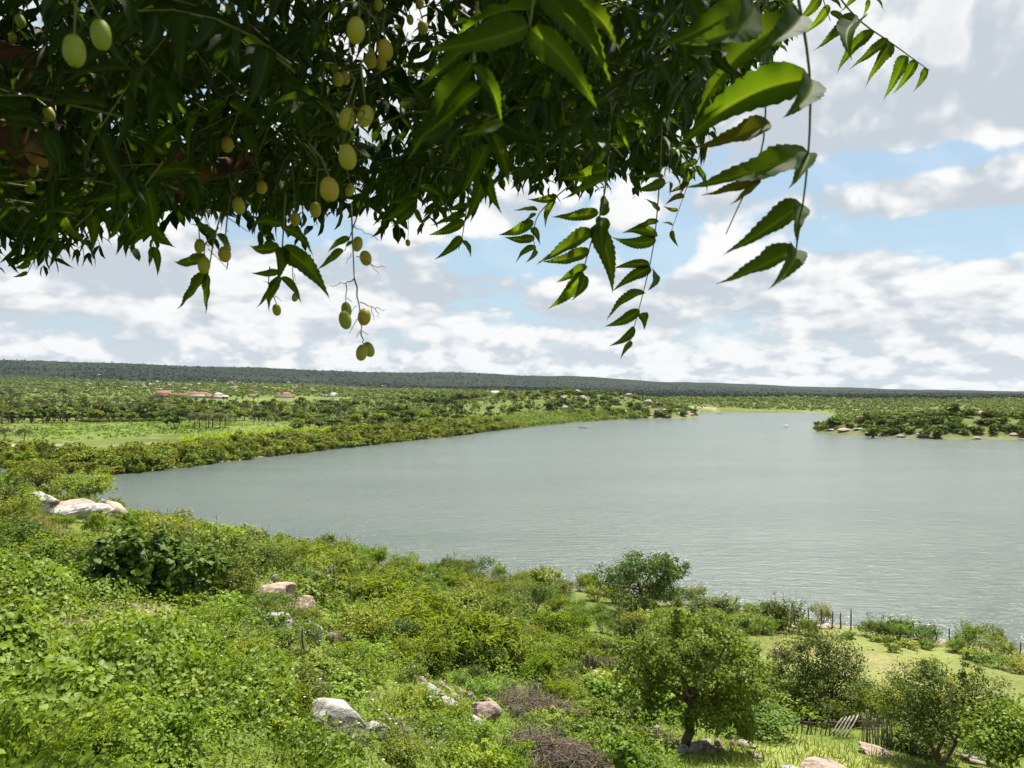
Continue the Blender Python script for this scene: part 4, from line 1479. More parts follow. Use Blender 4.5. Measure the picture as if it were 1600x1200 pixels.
def cover():
    r = np.random.default_rng(61)
    # climbing vines with heart-shaped leaves, lower left
    px, x, y = wedge(r, 150000, -380, 620, 9.0, 33, 2)
    edge = np.interp(y, [8, 14, 20, 26, 33], [620, 560, 470, 330, 250]) + 60 * (fbm(x / 2, y / 2, 3, 33) - .5)
    k = px < edge
    px, x, y = px[k], x[k], y[k]
    lum = lumps(x, y) * np.clip((y - 7.5) / 6, .3, 1) * np.where((px > 462) & (px < 590) & (y > 14.5) & (y < 19.5), .35, 1)
    k = r.random(len(x)) < np.clip(.12 + lum * 1.6, 0, 1)
    px, x, y, lum = px[k], x[k], y[k], lum[k]
    n = len(x)
    z = H(x, y) + lum * r.uniform(.30, 1.05, n) + r.uniform(0, .12, n)
    P = np.stack([x, y, z], 1)
    e = .25
    gx, gy = (lumps(x + e, y) - lum) / e, (lumps(x, y + e) - lum) / e
    N = nrm(np.stack([-gx, -gy, np.ones(n)], 1) + r.normal(size=(n, 3)) * .42)
    D = nrm(np.cross(N, r.normal(size=(n, 3))) - UP * .35)
    big = np.clip(1.3 - px / 520, .62, 1.15)
    S = .135 * big * np.clip(y / 14, .75, 1.2) * r.uniform(.45, 1.3, n)
    a = Acc()
    add_leaves(a, P, D, N, S, T_HEART, np.clip(-.25 + 1.3 * fbm(x / 1.6, y / 1.6, 3, 34) + r.normal(0, .24, n), 0, 1))
    tag(a.build('vine_cover', M_VINE), kind='stuff')
    # small weeds between and below
    px, x, y = wedge(r, 165000, -380, 1060, 10, 62, 2)
    ok = np.ones(len(x), bool)
    for m in (LAWN, DIRT, MEADOW):
        ok &= poly_mask(x, y, m, .3) < .4
    ok &= r.random(len(x)) < np.clip(fbm(x / 1.6, y / 1.6, 3, 35) * 2.4 - .3, .2, 1)
    vin = np.interp(y, [8, 14, 20, 26, 33], [560, 500, 410, 270, 190])
    ok &= (px > vin) | (r.random(len(x)) < .18)
    px, x, y = px[ok], x[ok], y[ok]
    n = len(x)
    low = np.where(((px > 740) & (px < 950) & (y > 12) & (y < 31)) | ((px > 405) & (px < 545) & (y > 22) & (y < 38)) | ((px > 640) & (px < 775) & (y > 22) & (y < 34)), .35, 1)
    hgt = low * r.uniform(.02, .75, n) * np.clip(fbm(x / 2.4, y / 2.4, 3, 36) * 1.9, .2, 1.3)
    P = np.stack([x, y, H(x, y) + hgt], 1)
    N = nrm(UP + r.normal(size=(n, 3)) * .55)
    D = nrm(np.cross(N, r.normal(size=(n, 3))) + UP * .1)
    a = Acc()
    add_leaves(a, P, D, N, .10 * r.uniform(.5, 1.3, n) * np.clip(y / 24, .7, 1.6), T_LEAF, np.clip(-.35 + 1.4 * fbm(x / 2.2, y / 2.2, 3, 37) + r.normal(0, .25, n), 0, 1))
    tag(a.build('weed_cover', M_GREEN), kind='stuff')
    # grass
    px, x, y = wedge(r, 90000, -200, 1760, 12, 84, 2)
    mead = np.maximum(poly_mask(x, y, MEADOW, .5), poly_mask(x, y, LAWN, .8))
    s = shore_dist(x, y)
    ok = (s > .3) & (r.random(len(x)) < np.where(mead > .5, .95, np.where(px < 620, .12, .5)))
    x, y, mead = x[ok], y[ok], mead[ok]
    n = len(x)
    P = np.stack([x, y, H(x, y) - .01], 1)
    D = nrm(UP + r.normal(size=(n, 3)) * .45)
    N = nrm(r.normal(size=(n, 3)))
    S = np.where(poly_mask(x, y, MEADOW, .5) > .5, .11, .34) * r.uniform(.5, 1.4, n)
    a = Acc()
    w = (T_BLADE[0] * np.array([1, 2.2, 1]), T_BLADE[1])
    add_leaves(a, P, D, N, S, w, np.clip(mead * .35 + r.uniform(0, .65, n), 0, 1))
    tag(a.build('grass', M_GRASS), kind='stuff')
    # tall dry grass on the spur at left and in the open earth
    a = Acc()
    for p0, p1, d0, d1, m in ((-20, 100, 46, 66, 5200), (60, 215, 44, 56, 1600), (870, 960, 38, 48, 1800), (1180, 1300, 62, 70, 1200)):
        px, x, y = wedge(r, m, p0, p1, d0, d1)
        P = np.stack([x, y, H(x, y) - .02], 1)
        D = nrm(UP + r.normal(size=(m, 3)) * .25)
        add_leaves(a, P, D, nrm(r.normal(size=(m, 3))), (.85 if p0 < 100 else .35) * r.uniform(.5, 1.2, m), (T_BLADE[0] * np.array([1, 1.3, 1]), T_BLADE[1]), r.uniform(0, 1, m))
    tag(a.build('dry_grass', M_STRAW), kind='stuff')
    # rough scrub carrying on past both edges of the view
    a = Acc()
    for p0, p1, d0, d1, m in ((-480, -50, 30, 215, 330), (1660, 1950, 40, 66, 70)):
        px, x, y = wedge(r, m, p0, p1, d0, d1)
        s = shore_dist(x, y)
        for i in np.nonzero(s > 2)[0]:
            w = r.uniform(1.2, 2.6)
            foliage(a, r, [(x[i], y[i], h1(x[i], y[i]) + w * .3, w * .7, w * .7, w * .55)], 16, 150, .28, .26, T_CLUMP)
    tag(a.build('scrub_cover', M_SCRUB), kind='stuff')
    # pale flowers scattered among the weeds
    px, x, y = wedge(r, 130, 120, 700, 14, 30)
    P = np.stack([x, y, H(x, y) + lumps(x, y) + .12], 1)
    a = Acc()
    for k in range(5):
        an = k * 1.2566
        D = np.tile([math.cos(an), math.sin(an), .3], (len(x), 1))
        add_leaves(a, P, D, np.tile(UP, (len(x), 1)), np.full(len(x), .032), T_OVAL, r.uniform(0, 1, len(x)))
    tag(a.build('wild_flowers', M_PETAL), kind='stuff')


cover()


# ------------------------------------------------------------------ the far bank
def far_proto(name, seed, n=620, mat=None, size=.16, spread=1.0, trunk=False, clumps=60):
    r = np.random.default_rng(seed)
    if trunk:
        lobes = [(r.normal(0, .2), r.normal(0, .2), r.uniform(.5, .78), r.uniform(.2, .34), r.uniform(.2, .34), r.uniform(.16, .24)) for _ in range(6)]
    else:
        lobes = [(r.normal(0, .28), r.normal(0, .28), r.uniform(.35, .66), r.uniform(.22, .36), r.uniform(.22, .36), r.uniform(.2, .32)) for _ in range(6)] + [(0, 0, .28, .52, .52, .30)]
    a = Acc()
    c = foliage(a, r, lobes, clumps, n, .22, size, T_CLUMP, low=-.4, wild=.8, up=.5)
    for i in range(5 if trunk else 3):
        a.add(*tube(curve((0, 0, -.1), c[r.integers(len(c))], 0, 4, .02, r), np.linspace(.028 if trunk else .015, .006, 4), 4), .5, 1)
    return a.mesh(name, [mat, M_BARK])


BANKS = [far_proto('bank_shrub', 300 + i, 900, M_BANK, .115, clumps=80) for i in range(6)]
BANKG = [far_proto('bank_shrub', 320 + i, 900, M_SCRUB, .11, clumps=80) for i in range(3)]
FSHRUB = [far_proto('hill_shrub', 340 + i, 420, [M_MIXED, M_DARK][i % 2], .17) for i in range(6)]
FTREE = [far_proto('far_tree', 360 + i, 420, [M_MIXED, M_DARK, M_MIXED, M_SCRUB][i % 4], .17, trunk=True) for i in range(8)]


def place(name, meshes, x, y, hgt, wid, label, cat, group, r, sink=.05, z=None):
    o = link(name, meshes[r.integers(len(meshes))], None, (x, y, (h1(x, y) if z is None else z) - sink * hgt))
    o.rotation_euler = (0, 0, r.uniform(0, 6.28))
    o.scale = (wid / 1.15, wid / 1.15 * r.uniform(.85, 1.15), hgt)
    return tag(o, label, cat, group)


def bank_belt():
    """the thick belt of shrubs that overhangs the lake along the left bank"""
    r = np.random.default_rng(71)
    edge = [W(*p) for p in ((180, 741), (300, 728), (400, 714.5), (500, 703.5), (600, 692.5), (700, 681.5), (800, 669.5), (850, 664.5), (900, 659.5), (960, 655.5), (1010, 653.7))]
    edge = [(-330, 290), (-230, 262), (-175, 258)] + edge
    E = np.array(edge)
    seg = np.hypot(*np.diff(E, axis=0).T)
    cum = np.concatenate([[0], np.cumsum(seg)])
    spots = []
    for row, off in enumerate((.4, 5.0, 10.5, 16.0, 22.0)):
        t = r.uniform(0, 3)
        while t < cum[-1]:
            k = min(np.searchsorted(cum, t, 'right') - 1, len(seg) - 1)
            f = (t - cum[k]) / seg[k]
            p = E[k] * (1 - f) + E[k + 1] * f
            dv = (E[k + 1] - E[k]) / seg[k]
            nv = np.array([-dv[1], dv[0]])
            wid = r.uniform(4.4, 7.4) * (1 + .12 * row)
            q = p + nv * (off + r.normal(0, .8))
            spots.append((q[0], q[1], wid, row))
            t += wid * r.uniform(.70, .95) * (1 if row < 2 else 1.35)
    spots.sort(key=lambda s: math.hypot(s[0], s[1]))
    vis = [s for s in spots if abs(s[0] / s[1]) < .72]
    a, rest = vis[:290], vis[290:]
    for x, y, wid, row in a:
        ht = r.uniform(3.2, 7.6) * (.8 if row == 0 else 1.0)
        green = r.random() < .25
        px = CX + x / y * FPX
        look = ('bright green' if green else 'olive brown') + (' waterside shrub' if row == 0 else ' bank shrub')
        lab = where(px, y, 99, look, ht / 2.9, FAR_LM, 3.0)
        place('bank_shrub', BANKG if green else BANKS, x, y, ht, wid, lab, 'shrub', look.replace(' shrub', ' shrubs') + ' of the left belt', r, .12)
    if rest:
        acc = Acc()
        r2 = np.random.default_rng(72)
        for x, y, wid, row in rest:
            lobes = [(x, y, h1(x, y) + 1.5, wid * .5, wid * .5, r2.uniform(1.4, 2.4))]
            foliage(acc, r2, lobes, 16, 90, .3, .95, T_CLUMP)
        tag(acc.build('bank_thicket', M_BANK), kind='stuff')
    return vis


BELT = bank_belt()


def scatter(r, n, box_, test, gap):
    out, tries = [], 0
    while len(out) < n and tries < n * 60:
        tries += 1
        px, d = r.uniform(box_[0], box_[1]), math.exp(r.uniform(math.log(box_[2]), math.log(box_[3])))
        x = (px - CX) / FPX * d
        s = float(shore_dist(np.array([x]), np.array([d]))[0])
        if not test(px, x, d, s):
            continue
        if any((x - a) ** 2 + (d - b) ** 2 < gap * gap for a, b in out):
            continue
        out.append((x, d))
    return out


def in_field(x, y):
    return poly_in(x, y, FIELD_A) or poly_in(x, y, FIELD_B)


# rocky headland and the peninsula at right
r = np.random.default_rng(81)
for x, y in scatter(r, 150, (860, 1085, 640, 900), lambda px, x, d, s: s > 2.5 and (s < 150), 6.0):
    place('hill_shrub', FSHRUB, x, y, r.uniform(3.6, 6.8), r.uniform(6, 10), where(CX + x / y * FPX, y, 99, 'headland shrub', 1.6, FAR_LM, 3.0), 'shrub', 'shrubs on the rocky headland', r)
for x, y in scatter(r, 130, (1272, 1625, 384, 505), lambda px, x, d, s: 1.2 < s < 80, 4.2):
    place('hill_shrub', FSHRUB, x, y, r.uniform(2.8, 6.0), r.uniform(4.5, 8), where(CX + x / y * FPX, y, 99, 'peninsula shrub', 1.6, FAR_LM, 3.0), 'shrub', 'shrubs on the rocky peninsula', r)
PEN = [(1322, 678.5, 9.5, 3.4, 'dark-based flat boulder at the waterline of the peninsula'), (1343, 679, 6, 1.6, 'low grey rock beside the flat boulder of the peninsula'),
       (1366, 681, 9, 1.3, 'long flat rock sheet on the peninsula shore'), (1388, 683, 5, 1.0, 'small waterline rock in the middle of the peninsula'),
       (1446, 685.5, 9, 3.4, 'big rounded boulder at the middle of the peninsula shore'), (1410, 684.5, 6, 2.2, 'shadowed boulder left of the big rounded boulder'),
       (1587, 686.5, 5.5, 2.6, 'boulder on the right part of the peninsula shore'), (1598, 688, 4, 1.2, 'low rock at the right end of the peninsula shore'),
       (1302, 677, 7, 1.0, 'flat rock at the tip of the peninsula')]
for i, (px, py, w, h, lab) in enumerate(PEN):
    x, y = W(px, py - .6)
    o = link('boulder', ROCKS[i % 6] if i % 3 else ROCKS[6], None, (x, y + w * .2, max(h1(x, y), 0) + h * .25))
    o.scale = (w / 2, w * .35, h / 2)
    tag(o, lab, 'rock')
for i, (px, py, d, w) in enumerate(((1402, 650, 455, 6), (1412, 653, 450, 7), (1519, 648, 458, 7), (1533, 651, 455, 8), (1545, 656, 445, 6), (1517, 668, 420, 6), (1526, 660, 430, 3.5), (1345, 652, 470, 7), (1507, 653, 450, 4), (1525, 679, 400, 5))):
    p = at(px, d)
    o = link('boulder', ROCKS[(i * 5) % 12], None, (p.x, p.y, p.z + w * .15))
    o.scale = (w / 2, w * .4, w * .33)
    o.rotation_euler = (0, 0, i * 1.3)
    tag(o, 'pale boulder showing between the shrubs of the peninsula', 'rock', 'pale boulders among the peninsula shrubs')
HEAD = [(1075, 651.5, 11, 5, 'tan sloping boulder at the tip of the headland'), (1066, 653, 9, 3, 'rounded grey boulder by the water near the headland tip'), (1081, 652.5, 7, 3, 'last boulder at the outer end of the headland'),
        (1041, 653, 9, 3.4, 'boulder with dark side on the headland shore'), (1018, 653.5, 12, 1.6, 'long low rock on the headland shore'), (1090, 650, 4, 2, 'small boulder standing off the headland tip')]
for i, (px, py, w, h, lab) in enumerate(HEAD):
    x, y = W(px, py - .4)
    o = link('boulder', ROCKS[6 + i % 6], None, (x, y + 3, max(h1(x, y), 0) + h * .25))
    o.scale = (w / 2, w * .35, h / 2)
    tag(o, lab, 'rock')
far_rock = rock_mesh(400, 2, M_FARROCK, 7)
FARR = [far_rock] + [rock_mesh(400 + i, 2, M_FARROCK, 7) for i in range(1, 4)]
for i in range(34):
    px, d = r.uniform(870, 1080), r.uniform(660, 850)
    p = at(px, d)
    if float(shore_dist(np.array([p.x]), np.array([p.y]))[0]) < 4:
        continue
    o = link('boulder', FARR[i % 4], None, (p.x, p.y, p.z + 1.2))
    w = r.uniform(5, 11)
    o.scale = (w / 2, w * .4, w * .36)
    o.rotation_euler = (0, 0, r.uniform(0, 3))
    tag(o, 'pale boulder between the shrubs of the rocky headland', 'rock', 'pale boulders on the headland')
for i in range(70):
    if i < 50:
        px, d = r.normal(330, 90), math.exp(r.uniform(math.log(1450), math.log(2300)))
    else:
        px, d = r.uniform(80, 640), r.uniform(1700, 2700)
    p = at(px, d)
    o = link('boulder', FARR[i % 4], None, (p.x, p.y, p.z + 2))
    w = r.uniform(5, 15)
    o.scale = (w / 2, w * .4, w * .27)
    o.rotation_euler = (0, 0, r.uniform(0, 3))
    tag(o, 'bare pale rock on the hillside beyond the farm buildings', 'rock', 'bare rocks on the far hillside')
for i, (px, py) in enumerate(((262, 723), (272, 722), (281, 722.5), (290, 723.5), (328, 723), (255, 724), (300, 722))):
    x, y = W(px, py + 1.2)
    o = link('stone', ROCKS[6 + i % 6], None, (x, y + 1, .4))
    o.scale = (1.6, 1.0, .7)
    tag(o, 'pinkish stone in the bare patch of the left bank', 'stone', 'pinkish stones at the waterline of the left bank')

# trees of the plain: hand-set ones first
r = np.random.default_rng(91)
for px, d, hg, wd, lab in ((75, 520, 15, 22, 'broad dark mango-like tree behind the left field'), (50, 530, 9, 14, 'dark tree left of the broad dark tree'), (20, 520, 9, 18, 'dark tree at the left edge of the plain'),
                           (274, 455, 8.5, 14, 'round dark tree at the near edge of the left field'), (225, 560, 14, 16, 'dark tree in the middle of the row behind the field'), (240, 575, 13, 14, 'tall dark tree right of the row middle'),
                           (505, 600, 12, 26, 'wide dark green tree behind the bank belt'), (668, 720, 12, 20, 'dark green tree on the plain left of the headland'), (720, 720, 11, 20, 'second dark green tree left of the headland'),
                           (882, 700, 8, 10, 'dark round tree on the left flank of the headland'), (990, 690, 8, 12, 'dark round tree low on the headland'), (1365, 415, 8, 10, 'blue green tree on the near side of the peninsula'),
                           (1462, 408, 8, 11, 'dark tree right of the rounded boulder on the peninsula'), (1300, 470, 7, 12, 'dark tree near the tip of the peninsula'), (1490, 445, 8, 11, 'tall dark tree on top of the peninsula')):
    x = (px - CX) / FPX * d
    place('far_tree', [FTREE[1], FTREE[5]], x, d, hg, wd, lab, 'tree', None, r)
for i in range(34):
    px = -60 + i * 14 + r.normal(0, 4)
    d = 565 + r.normal(0, 9)
    place('far_tree', FTREE, (px - CX) / FPX * d, d, r.uniform(7, 12), r.uniform(9, 15), where(px, d, 99, 'tree in the dark row', 1.6, FAR_LM, 3.0), 'tree', 'trees in the row behind the left field', r)
for i in range(28):
    px = 128 + i * 5.2
    d = 545 + r.normal(0, 2)
    place('hill_shrub', [FSHRUB[0], FSHRUB[2]], (px - CX) / FPX * d, d, r.uniform(2.6, 3.6), r.uniform(3.4, 4.6), 'small clipped-looking bush in the line at the back of the field', 'shrub', 'line of small bushes at the back of the field', r)
for x, y in scatter(r, 230, (-40, 900, 400, 980), lambda px, x, d, s: s > 30 and not in_field(x, d) and d > 400 + 100 * (px < 450), 9.0):
    hh = r.uniform(4.5, 9)
    place('far_tree', FTREE, x, y, hh, r.uniform(7, 13), where(CX + x / y * FPX, y, 99, 'plain tree', hh / 3.5, FAR_LM, 3.0), 'tree', 'trees scattered over the plain', r)


# ---- palms
def palm_frond(a, r, top, az, length, droop, mi, wide=.5):
    t = np.linspace(0, 1, 6)
    el = r.uniform(.1, 1.1)
    h = np.array([math.cos(az), math.sin(az), 0])
    P = top + h * (t * length * math.cos(el * .6))[:, None] + UP * (length * (math.sin(el) * t * .9 - droop * t * t))[:, None]
    T = nrm(np.gradient(P, axis=0))
    S = nrm(np.cross(T, UP))
    a.add(*tube(P, np.linspace(.05, .015, 6), 3), .8, mi)
    m = 13
    u = np.linspace(.12, 1, m)
    for sd in (-1, 1):
        Q = np.stack([np.interp(u, t, P[:, k]) for k in range(3)], 1)
        TT = np.stack([np.interp(u, t, T[:, k]) for k in range(3)], 1)
        SS = np.stack([np.interp(u, t, S[:, k]) for k in range(3)], 1)
        D = nrm(SS * sd + TT * .55 - UP * .55)
        L = wide * length * (.35 + .65 * np.sin(np.pi * np.clip(u * .9 + .08, 0, 1)))
        add_leaves(a, Q, D, nrm(UP + SS * -sd * .6), L, T_LONG, r.uniform(.1, .9, m), mi)


def palm_mesh(seed, hgt, lean=.05, fronds=18, flen=3.4):
    r = np.random.default_rng(seed)
    a = Acc()
    top = np.array([hgt * lean, 0, hgt])
    a.add(*tube(curve((0, 0, -.5), top, 0, 7, .05, r), np.linspace(.24, .15, 7), 7), .5, 1)
    for i in range(fronds):
        palm_frond(a, r, top, i * 2.4, flen * r.uniform(.8, 1.1), r.uniform(.5, 1.1), 0, .32)
    return a.mesh('coconut_palm', [M_PALM, M_BARK])


def fan_palm_mesh(seed, hgt):
    r = np.random.default_rng(seed)
    a = Acc()
    a.add(*tube(curve((0, 0, -.5), (0, 0, hgt), 0, 5, .05, r), np.linspace(.2, .14, 5), 6), .5, 1)
    n = 46
    u = nrm(r.normal(size=(n, 3)) + UP * .25)
    c = np.array([0, 0, hgt]) + u * .9
    for k in range(5):
        D = nrm(u + r.normal(size=(n, 3)) * .35)
        add_leaves(a, c, D, nrm(np.cross(D, r.normal(size=(n, 3)))), np.full(n, .95), (T_LEAF[0] * np.array([1, .7, 1]), T_LEAF[1]), r.uniform(0, 1, n), 0)
    return a.mesh('fan_palm', [M_PALM, M_BARK])


TALL = [palm_mesh(500 + i, 14 + i, .04 * (-1) ** i) for i in range(3)]
SHORTP = [palm_mesh(510 + i, 5.5, .06, 22, 4.2) for i in range(2)]
FAN = [fan_palm_mesh(520 + i, h) for i, h in enumerate((4.5, 6, 7.5))]


def palm(m, px, d, sc, label, group=None):
    p = at(px, d)
    o = link(m.name.split('.')[0], m, None, p)
    o.rotation_euler = (0, 0, px * .7)
    o.scale = (sc,) * 3
    return tag(o, label, 'palm', group)


for px, d, k, sc, lab in ((98, 505, 2, 1.42, 'tall slender palm standing alone above the dark trees'), (4, 505, 0, 1.5, 'tall palm at the left edge of the picture'), (14, 515, 1, 1.55, 'second tall palm from the left edge'),
                          (28, 510, 0, 1.45, 'third tall palm from the left edge'), (20, 540, 2, 1.35, 'tall palm behind the left edge palms')):
    palm(TALL[k], px, d, sc, lab)
for px, d, lab in ((8, 338, 'palm with ragged crown at the left edge of the near field'), (38, 335, 'low palm at the end of the dirt track')):
    palm(SHORTP[0], px, d, 1.0, lab)
for px, d in ((312, 462), (322, 455), (332, 468), (344, 458), (352, 466), (304, 474), (326, 480)):
    palm(SHORTP[int(px) % 2], px, d, 1.45, 'yellowing coconut palm in the clump beside the left field', 'clump of coconut palms')
r = np.random.default_rng(95)
for i in range(46):
    px, d = r.uniform(-30, 260), r.uniform(600, 820)
    palm(FAN[i % 3] if i % 3 else TALL[0], px, d, r.uniform(.9, 1.5) * (.75 if i % 3 == 0 else 1), where(px, d, 99, 'grove palm', 1.6, FAR_LM, 3.0), 'palms of the grove behind the field')
for i in range(60):
    px, d = r.uniform(380, 720), r.uniform(500, 760)
    palm(FAN[i % 3], px, d, r.uniform(.9, 1.35), where(px, d, 99, 'ball-crowned fan palm', 1.6, FAR_LM, 3.0), 'fan palms on the plain')
for i in range(20):
    px, d = r.uniform(230, 430), r.uniform(680, 1000)
    palm(FAN[i % 3], px, d, r.uniform(1.0, 1.5), 'fan palm in front of the farm buildings', 'fan palms before the farm')


# ---- far woods as one mass, and the crop at the field's edge
def far_woods():
    r = np.random.default_rng(101)
    a = Acc()
    n = 40000
    d = np.exp(r.uniform(math.log(420), math.log(5000), n))
    px = r.uniform(-90, 1690, n)
    x = (px - CX) / FPX * d
    s = shore_dist(x, d)
    ok = (s > np.where(px < 860, 30, 5)) & ~((px > 1262) & (d < 520)) & (d > np.interp(px, [-90, 380, 520, 900], [600, 600, 470, 520])) & (poly_mask(x, d, FIELD_B, 2) < .5) & (poly_mask(x, d, FIELD_A, 2) < .5)
    ok &= r.random(n) < np.clip(fbm(x / 130, d / 130, 4, 41) * 3.6 - .70, .30, 1)
    ok &= ~((d > 900) & (s < 60) & (px > 1080) & (r.random(n) < .8))
    x, d, px = x[ok], d[ok], px[ok]
    n = len(x)
    z = H(x, d)
    hg = r.uniform(1.6, 5.2, n) * np.clip(d / 1100, .8, 1.7)
    wd = hg * r.uniform(.9, 1.5, n)
    k = 8
    P = np.repeat(np.stack([x, d, z], 1), k, 0)
    u = nrm(r.normal(size=(n * k, 3)))
    u[:, 2] = np.abs(u[:, 2])
    P = P + u * np.stack([np.repeat(wd * .42, k), np.repeat(wd * .42, k), np.repeat(hg * .72, k)], 1)
    N = nrm(u + UP * .35 + r.normal(size=(n * k, 3)) * .4)
    D = nrm(np.cross(N, r.normal(size=(n * k, 3))))
    S = np.repeat(wd, k) * r.uniform(.40, .64, n * k)
    v = np.repeat(np.clip(r.uniform(0, 1, n) * .6 + 1.0 * (fbm(x / 160, d / 160, 3, 47) - .3), 0, 1), k) + r.normal(0, .08, n * k)
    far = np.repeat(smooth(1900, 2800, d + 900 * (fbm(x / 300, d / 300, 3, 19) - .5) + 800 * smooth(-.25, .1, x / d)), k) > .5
    for m, name, sel in ((M_MIXED, 'far_woodland', ~far), (M_FOREST_SHADED, 'hill_forest', far)):
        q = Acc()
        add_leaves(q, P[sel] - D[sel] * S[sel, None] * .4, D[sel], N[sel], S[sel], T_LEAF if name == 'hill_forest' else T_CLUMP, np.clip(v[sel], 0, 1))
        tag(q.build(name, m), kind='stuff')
    # rows of maize and bananas at the right of the field
    q = Acc()
    m = 2600
    px = r.uniform(285, 560, m)
    d0 = np.interp(px, [285, 430, 560], [330, 345, 400])
    y = d0 + r.uniform(0, 1, m) ** 1.5 * np.interp(px, [285, 430, 560], [26, 90, 60])
    x = (px - CX) / FPX * y
    P = np.repeat(np.stack([x, y, H(x, y) + .4], 1), 5, 0) + r.normal(size=(m * 5, 3)) * [.3, .3, .4]
    D = nrm(r.normal(size=(m * 5, 3)) * [1, 1, .3] + UP * .55)
    add_leaves(q, P, D, nrm(UP + r.normal(size=(m * 5, 3)) * .4), r.uniform(1.2, 2.2, m * 5), (T_LEAF[0] * np.array([1, .55, 1]), T_LEAF[1]), r.uniform(.4, 1, m * 5))
    tag(q.build('maize_crop', M_VINE), kind='stuff')
    # low growth of the fields
    q = Acc()
    m = 5000
    px, y = r.uniform(-60, 470, m), r.uniform(335, 545, m)
    x = (px - CX) / FPX * y
    ok = (poly_mask(x, y, FIELD_A, 1) > .5) & (r.random(m) < np.clip(fbm(x / 22, y / 22, 3, 44) * 3 - 1, .05, 1))
    x, y = x[ok], y[ok]
    m = len(x)
    P = np.repeat(np.stack([x, y, H(x, y) + .2], 1), 4, 0) + r.normal(size=(m * 4, 3)) * [.5, .5, .15]
    N = nrm(UP + r.normal(size=(m * 4, 3)) * .6)
    add_leaves(q, P, nrm(np.cross(N, r.normal(size=(m * 4, 3)))), N, r.uniform(.7, 1.4, m * 4), T_CLUMP, r.uniform(0, 1, m * 4))
    tag(q.build('field_growth', M_GREEN), kind='stuff')


far_woods()

# ------------------------------------------------------------------ farm buildings and boats
M_TILE = rough_mat('clay_tile', (.15, .075, .052), (.23, .12, .085), .8, .9, .3)
M_WALLW = plain('limewash_wall', (.62, .58, .52), .9)
M_WALLB = plain('brick_wall', (.22, .14, .10), .9)
M_WALLG = plain('grey_render', (.36, .34, .32), .9)
M_PANE = plain('dark_opening', (.03, .03, .035), .3)
M_ROOFG = plain('grey_roof', (.42, .38, .35), .8)


def gable(w, dp, h0, h1_, over=.5):
    a, b = w / 2 + over, dp / 2 + over
    V = [(-a, -b, h0), (a, -b, h0), (a, b, h0), (-a, b, h0), (-a, 0, h1_), (a, 0, h1_)]
    V += [(x, y, z - .18) for x, y, z in V[:4]]
    F = [(0, 1, 5), (0, 5, 4), (2, 3, 4), (2, 4, 5), (0, 4, 3), (1, 2, 5), (6, 7, 1), (6, 1, 0), (8, 9, 3), (8, 3, 2), (7, 8, 2), (7, 2, 1), (9, 6, 0), (9, 0, 3), (6, 8, 7), (6, 9, 8)]
    return V, F


def hip(w, dp, h0, h1_, over=1.2):
    a, b = w / 2 + over, dp / 2 + over
    V = [(-a, -b, h0), (a, -b, h0), (a, b, h0), (-a, b, h0), (-a * .35, 0, h1_), (a * .35, 0, h1_)]
    F = [(0, 1, 5), (0, 5, 4), (2, 3, 4), (2, 4, 5), (0, 4, 3), (1, 2, 5), (0, 2, 1), (0, 3, 2)]
    return V, F


def house(px, d, blocks, label, rz=0.0):
    """blocks: (dx, dy, width, depth, eaves, ridge, wall material, roof material, roof shape, number of windows)"""
    root = thing('farm_building', at(px, d) + Vector((0, 0, .3)), label, 'building', None, rz)
    for dx, dy, w, dp, h0, hr, wm, rm, shape, nw in blocks:
        wl = Acc().add(*box((dx, dy, h0 / 2 - 1), (w, dp, h0 + 2))).build('wall', wm, root)
        V, F = (gable if shape == 'gable' else hip)(w, dp, h0, hr)
        Acc().add(np.asarray(V) + (dx, dy, .01), F).build('roof', rm, root)
        for k in range(nw):
            x = dx - w / 2 + w * (k + .5) / nw
            door = k == nw // 2
            Acc().add(*box((x, dy - dp / 2 - .05, 1.05 if door else 1.6), (1.1, .2, 2.1 if door else 1.1))).build('door' if door else 'window', M_PANE, root)
    return root


house(291, 1150, [(-34, 0, 20, 10, 5.0, 10.5, M_WALLB, M_TILE, 'gable', 5), (6, 2, 58, 9, 3.4, 6.2, M_WALLB, M_TILE, 'gable', 12), (20, -6, 26, 8, 4.6, 8.0, M_WALLW, M_TILE, 'gable', 5)],
      'long tile-roofed farm building with an orange end at the back of the plain')
house(341, 1140, [(0, 0, 13, 9, 5.4, 8.4, M_WALLW, M_ROOFG, 'hip', 3), (-13, 0, 10, 8, 3, 5.2, M_WALLB, M_TILE, 'gable', 2), (7, -5, 18, 7, 2.8, 4.4, M_WALLG, M_ROOFG, 'gable', 4)],
      'pale two-part house right of the long farm building')
house(447, 1170, [(0, 0, 16, 11, 3.0, 8.4, M_WALLW, M_TILE, 'hip', 4), (0, -7, 30, 6, 2.6, 4.4, M_WALLG, M_TILE, 'gable', 6)], 'farmhouse with broad red hipped roof on the plain')
house(521, 1180, [(0, 0, 12, 9, 4.2, 6.8, M_WALLW, M_ROOFG, 'hip', 3), (-10, 0, 8, 7, 2.6, 4.0, M_WALLG, M_TILE, 'gable', 2)], 'small whitish house right of the red-roofed farmhouse')
house(395, 1190, [(0, 0, 12, 8, 2.6, 4.6, M_WALLG, M_TILE, 'gable', 3)], 'low shed between the pale house and the red-roofed farmhouse')
house(773, 1350, [(0, 0, 13, 9, 3.6, 6.0, M_WALLW, M_ROOFG, 'gable', 3)], 'solitary pale building on the rise left of the headland')

M_HULLD = plain('dark_hull', (.045, .045, .045), .5)
M_HULLW = plain('white_hull', (.78, .78, .76), .4)
M_WOODB = plain('boat_wood', (.22, .16, .10), .7)


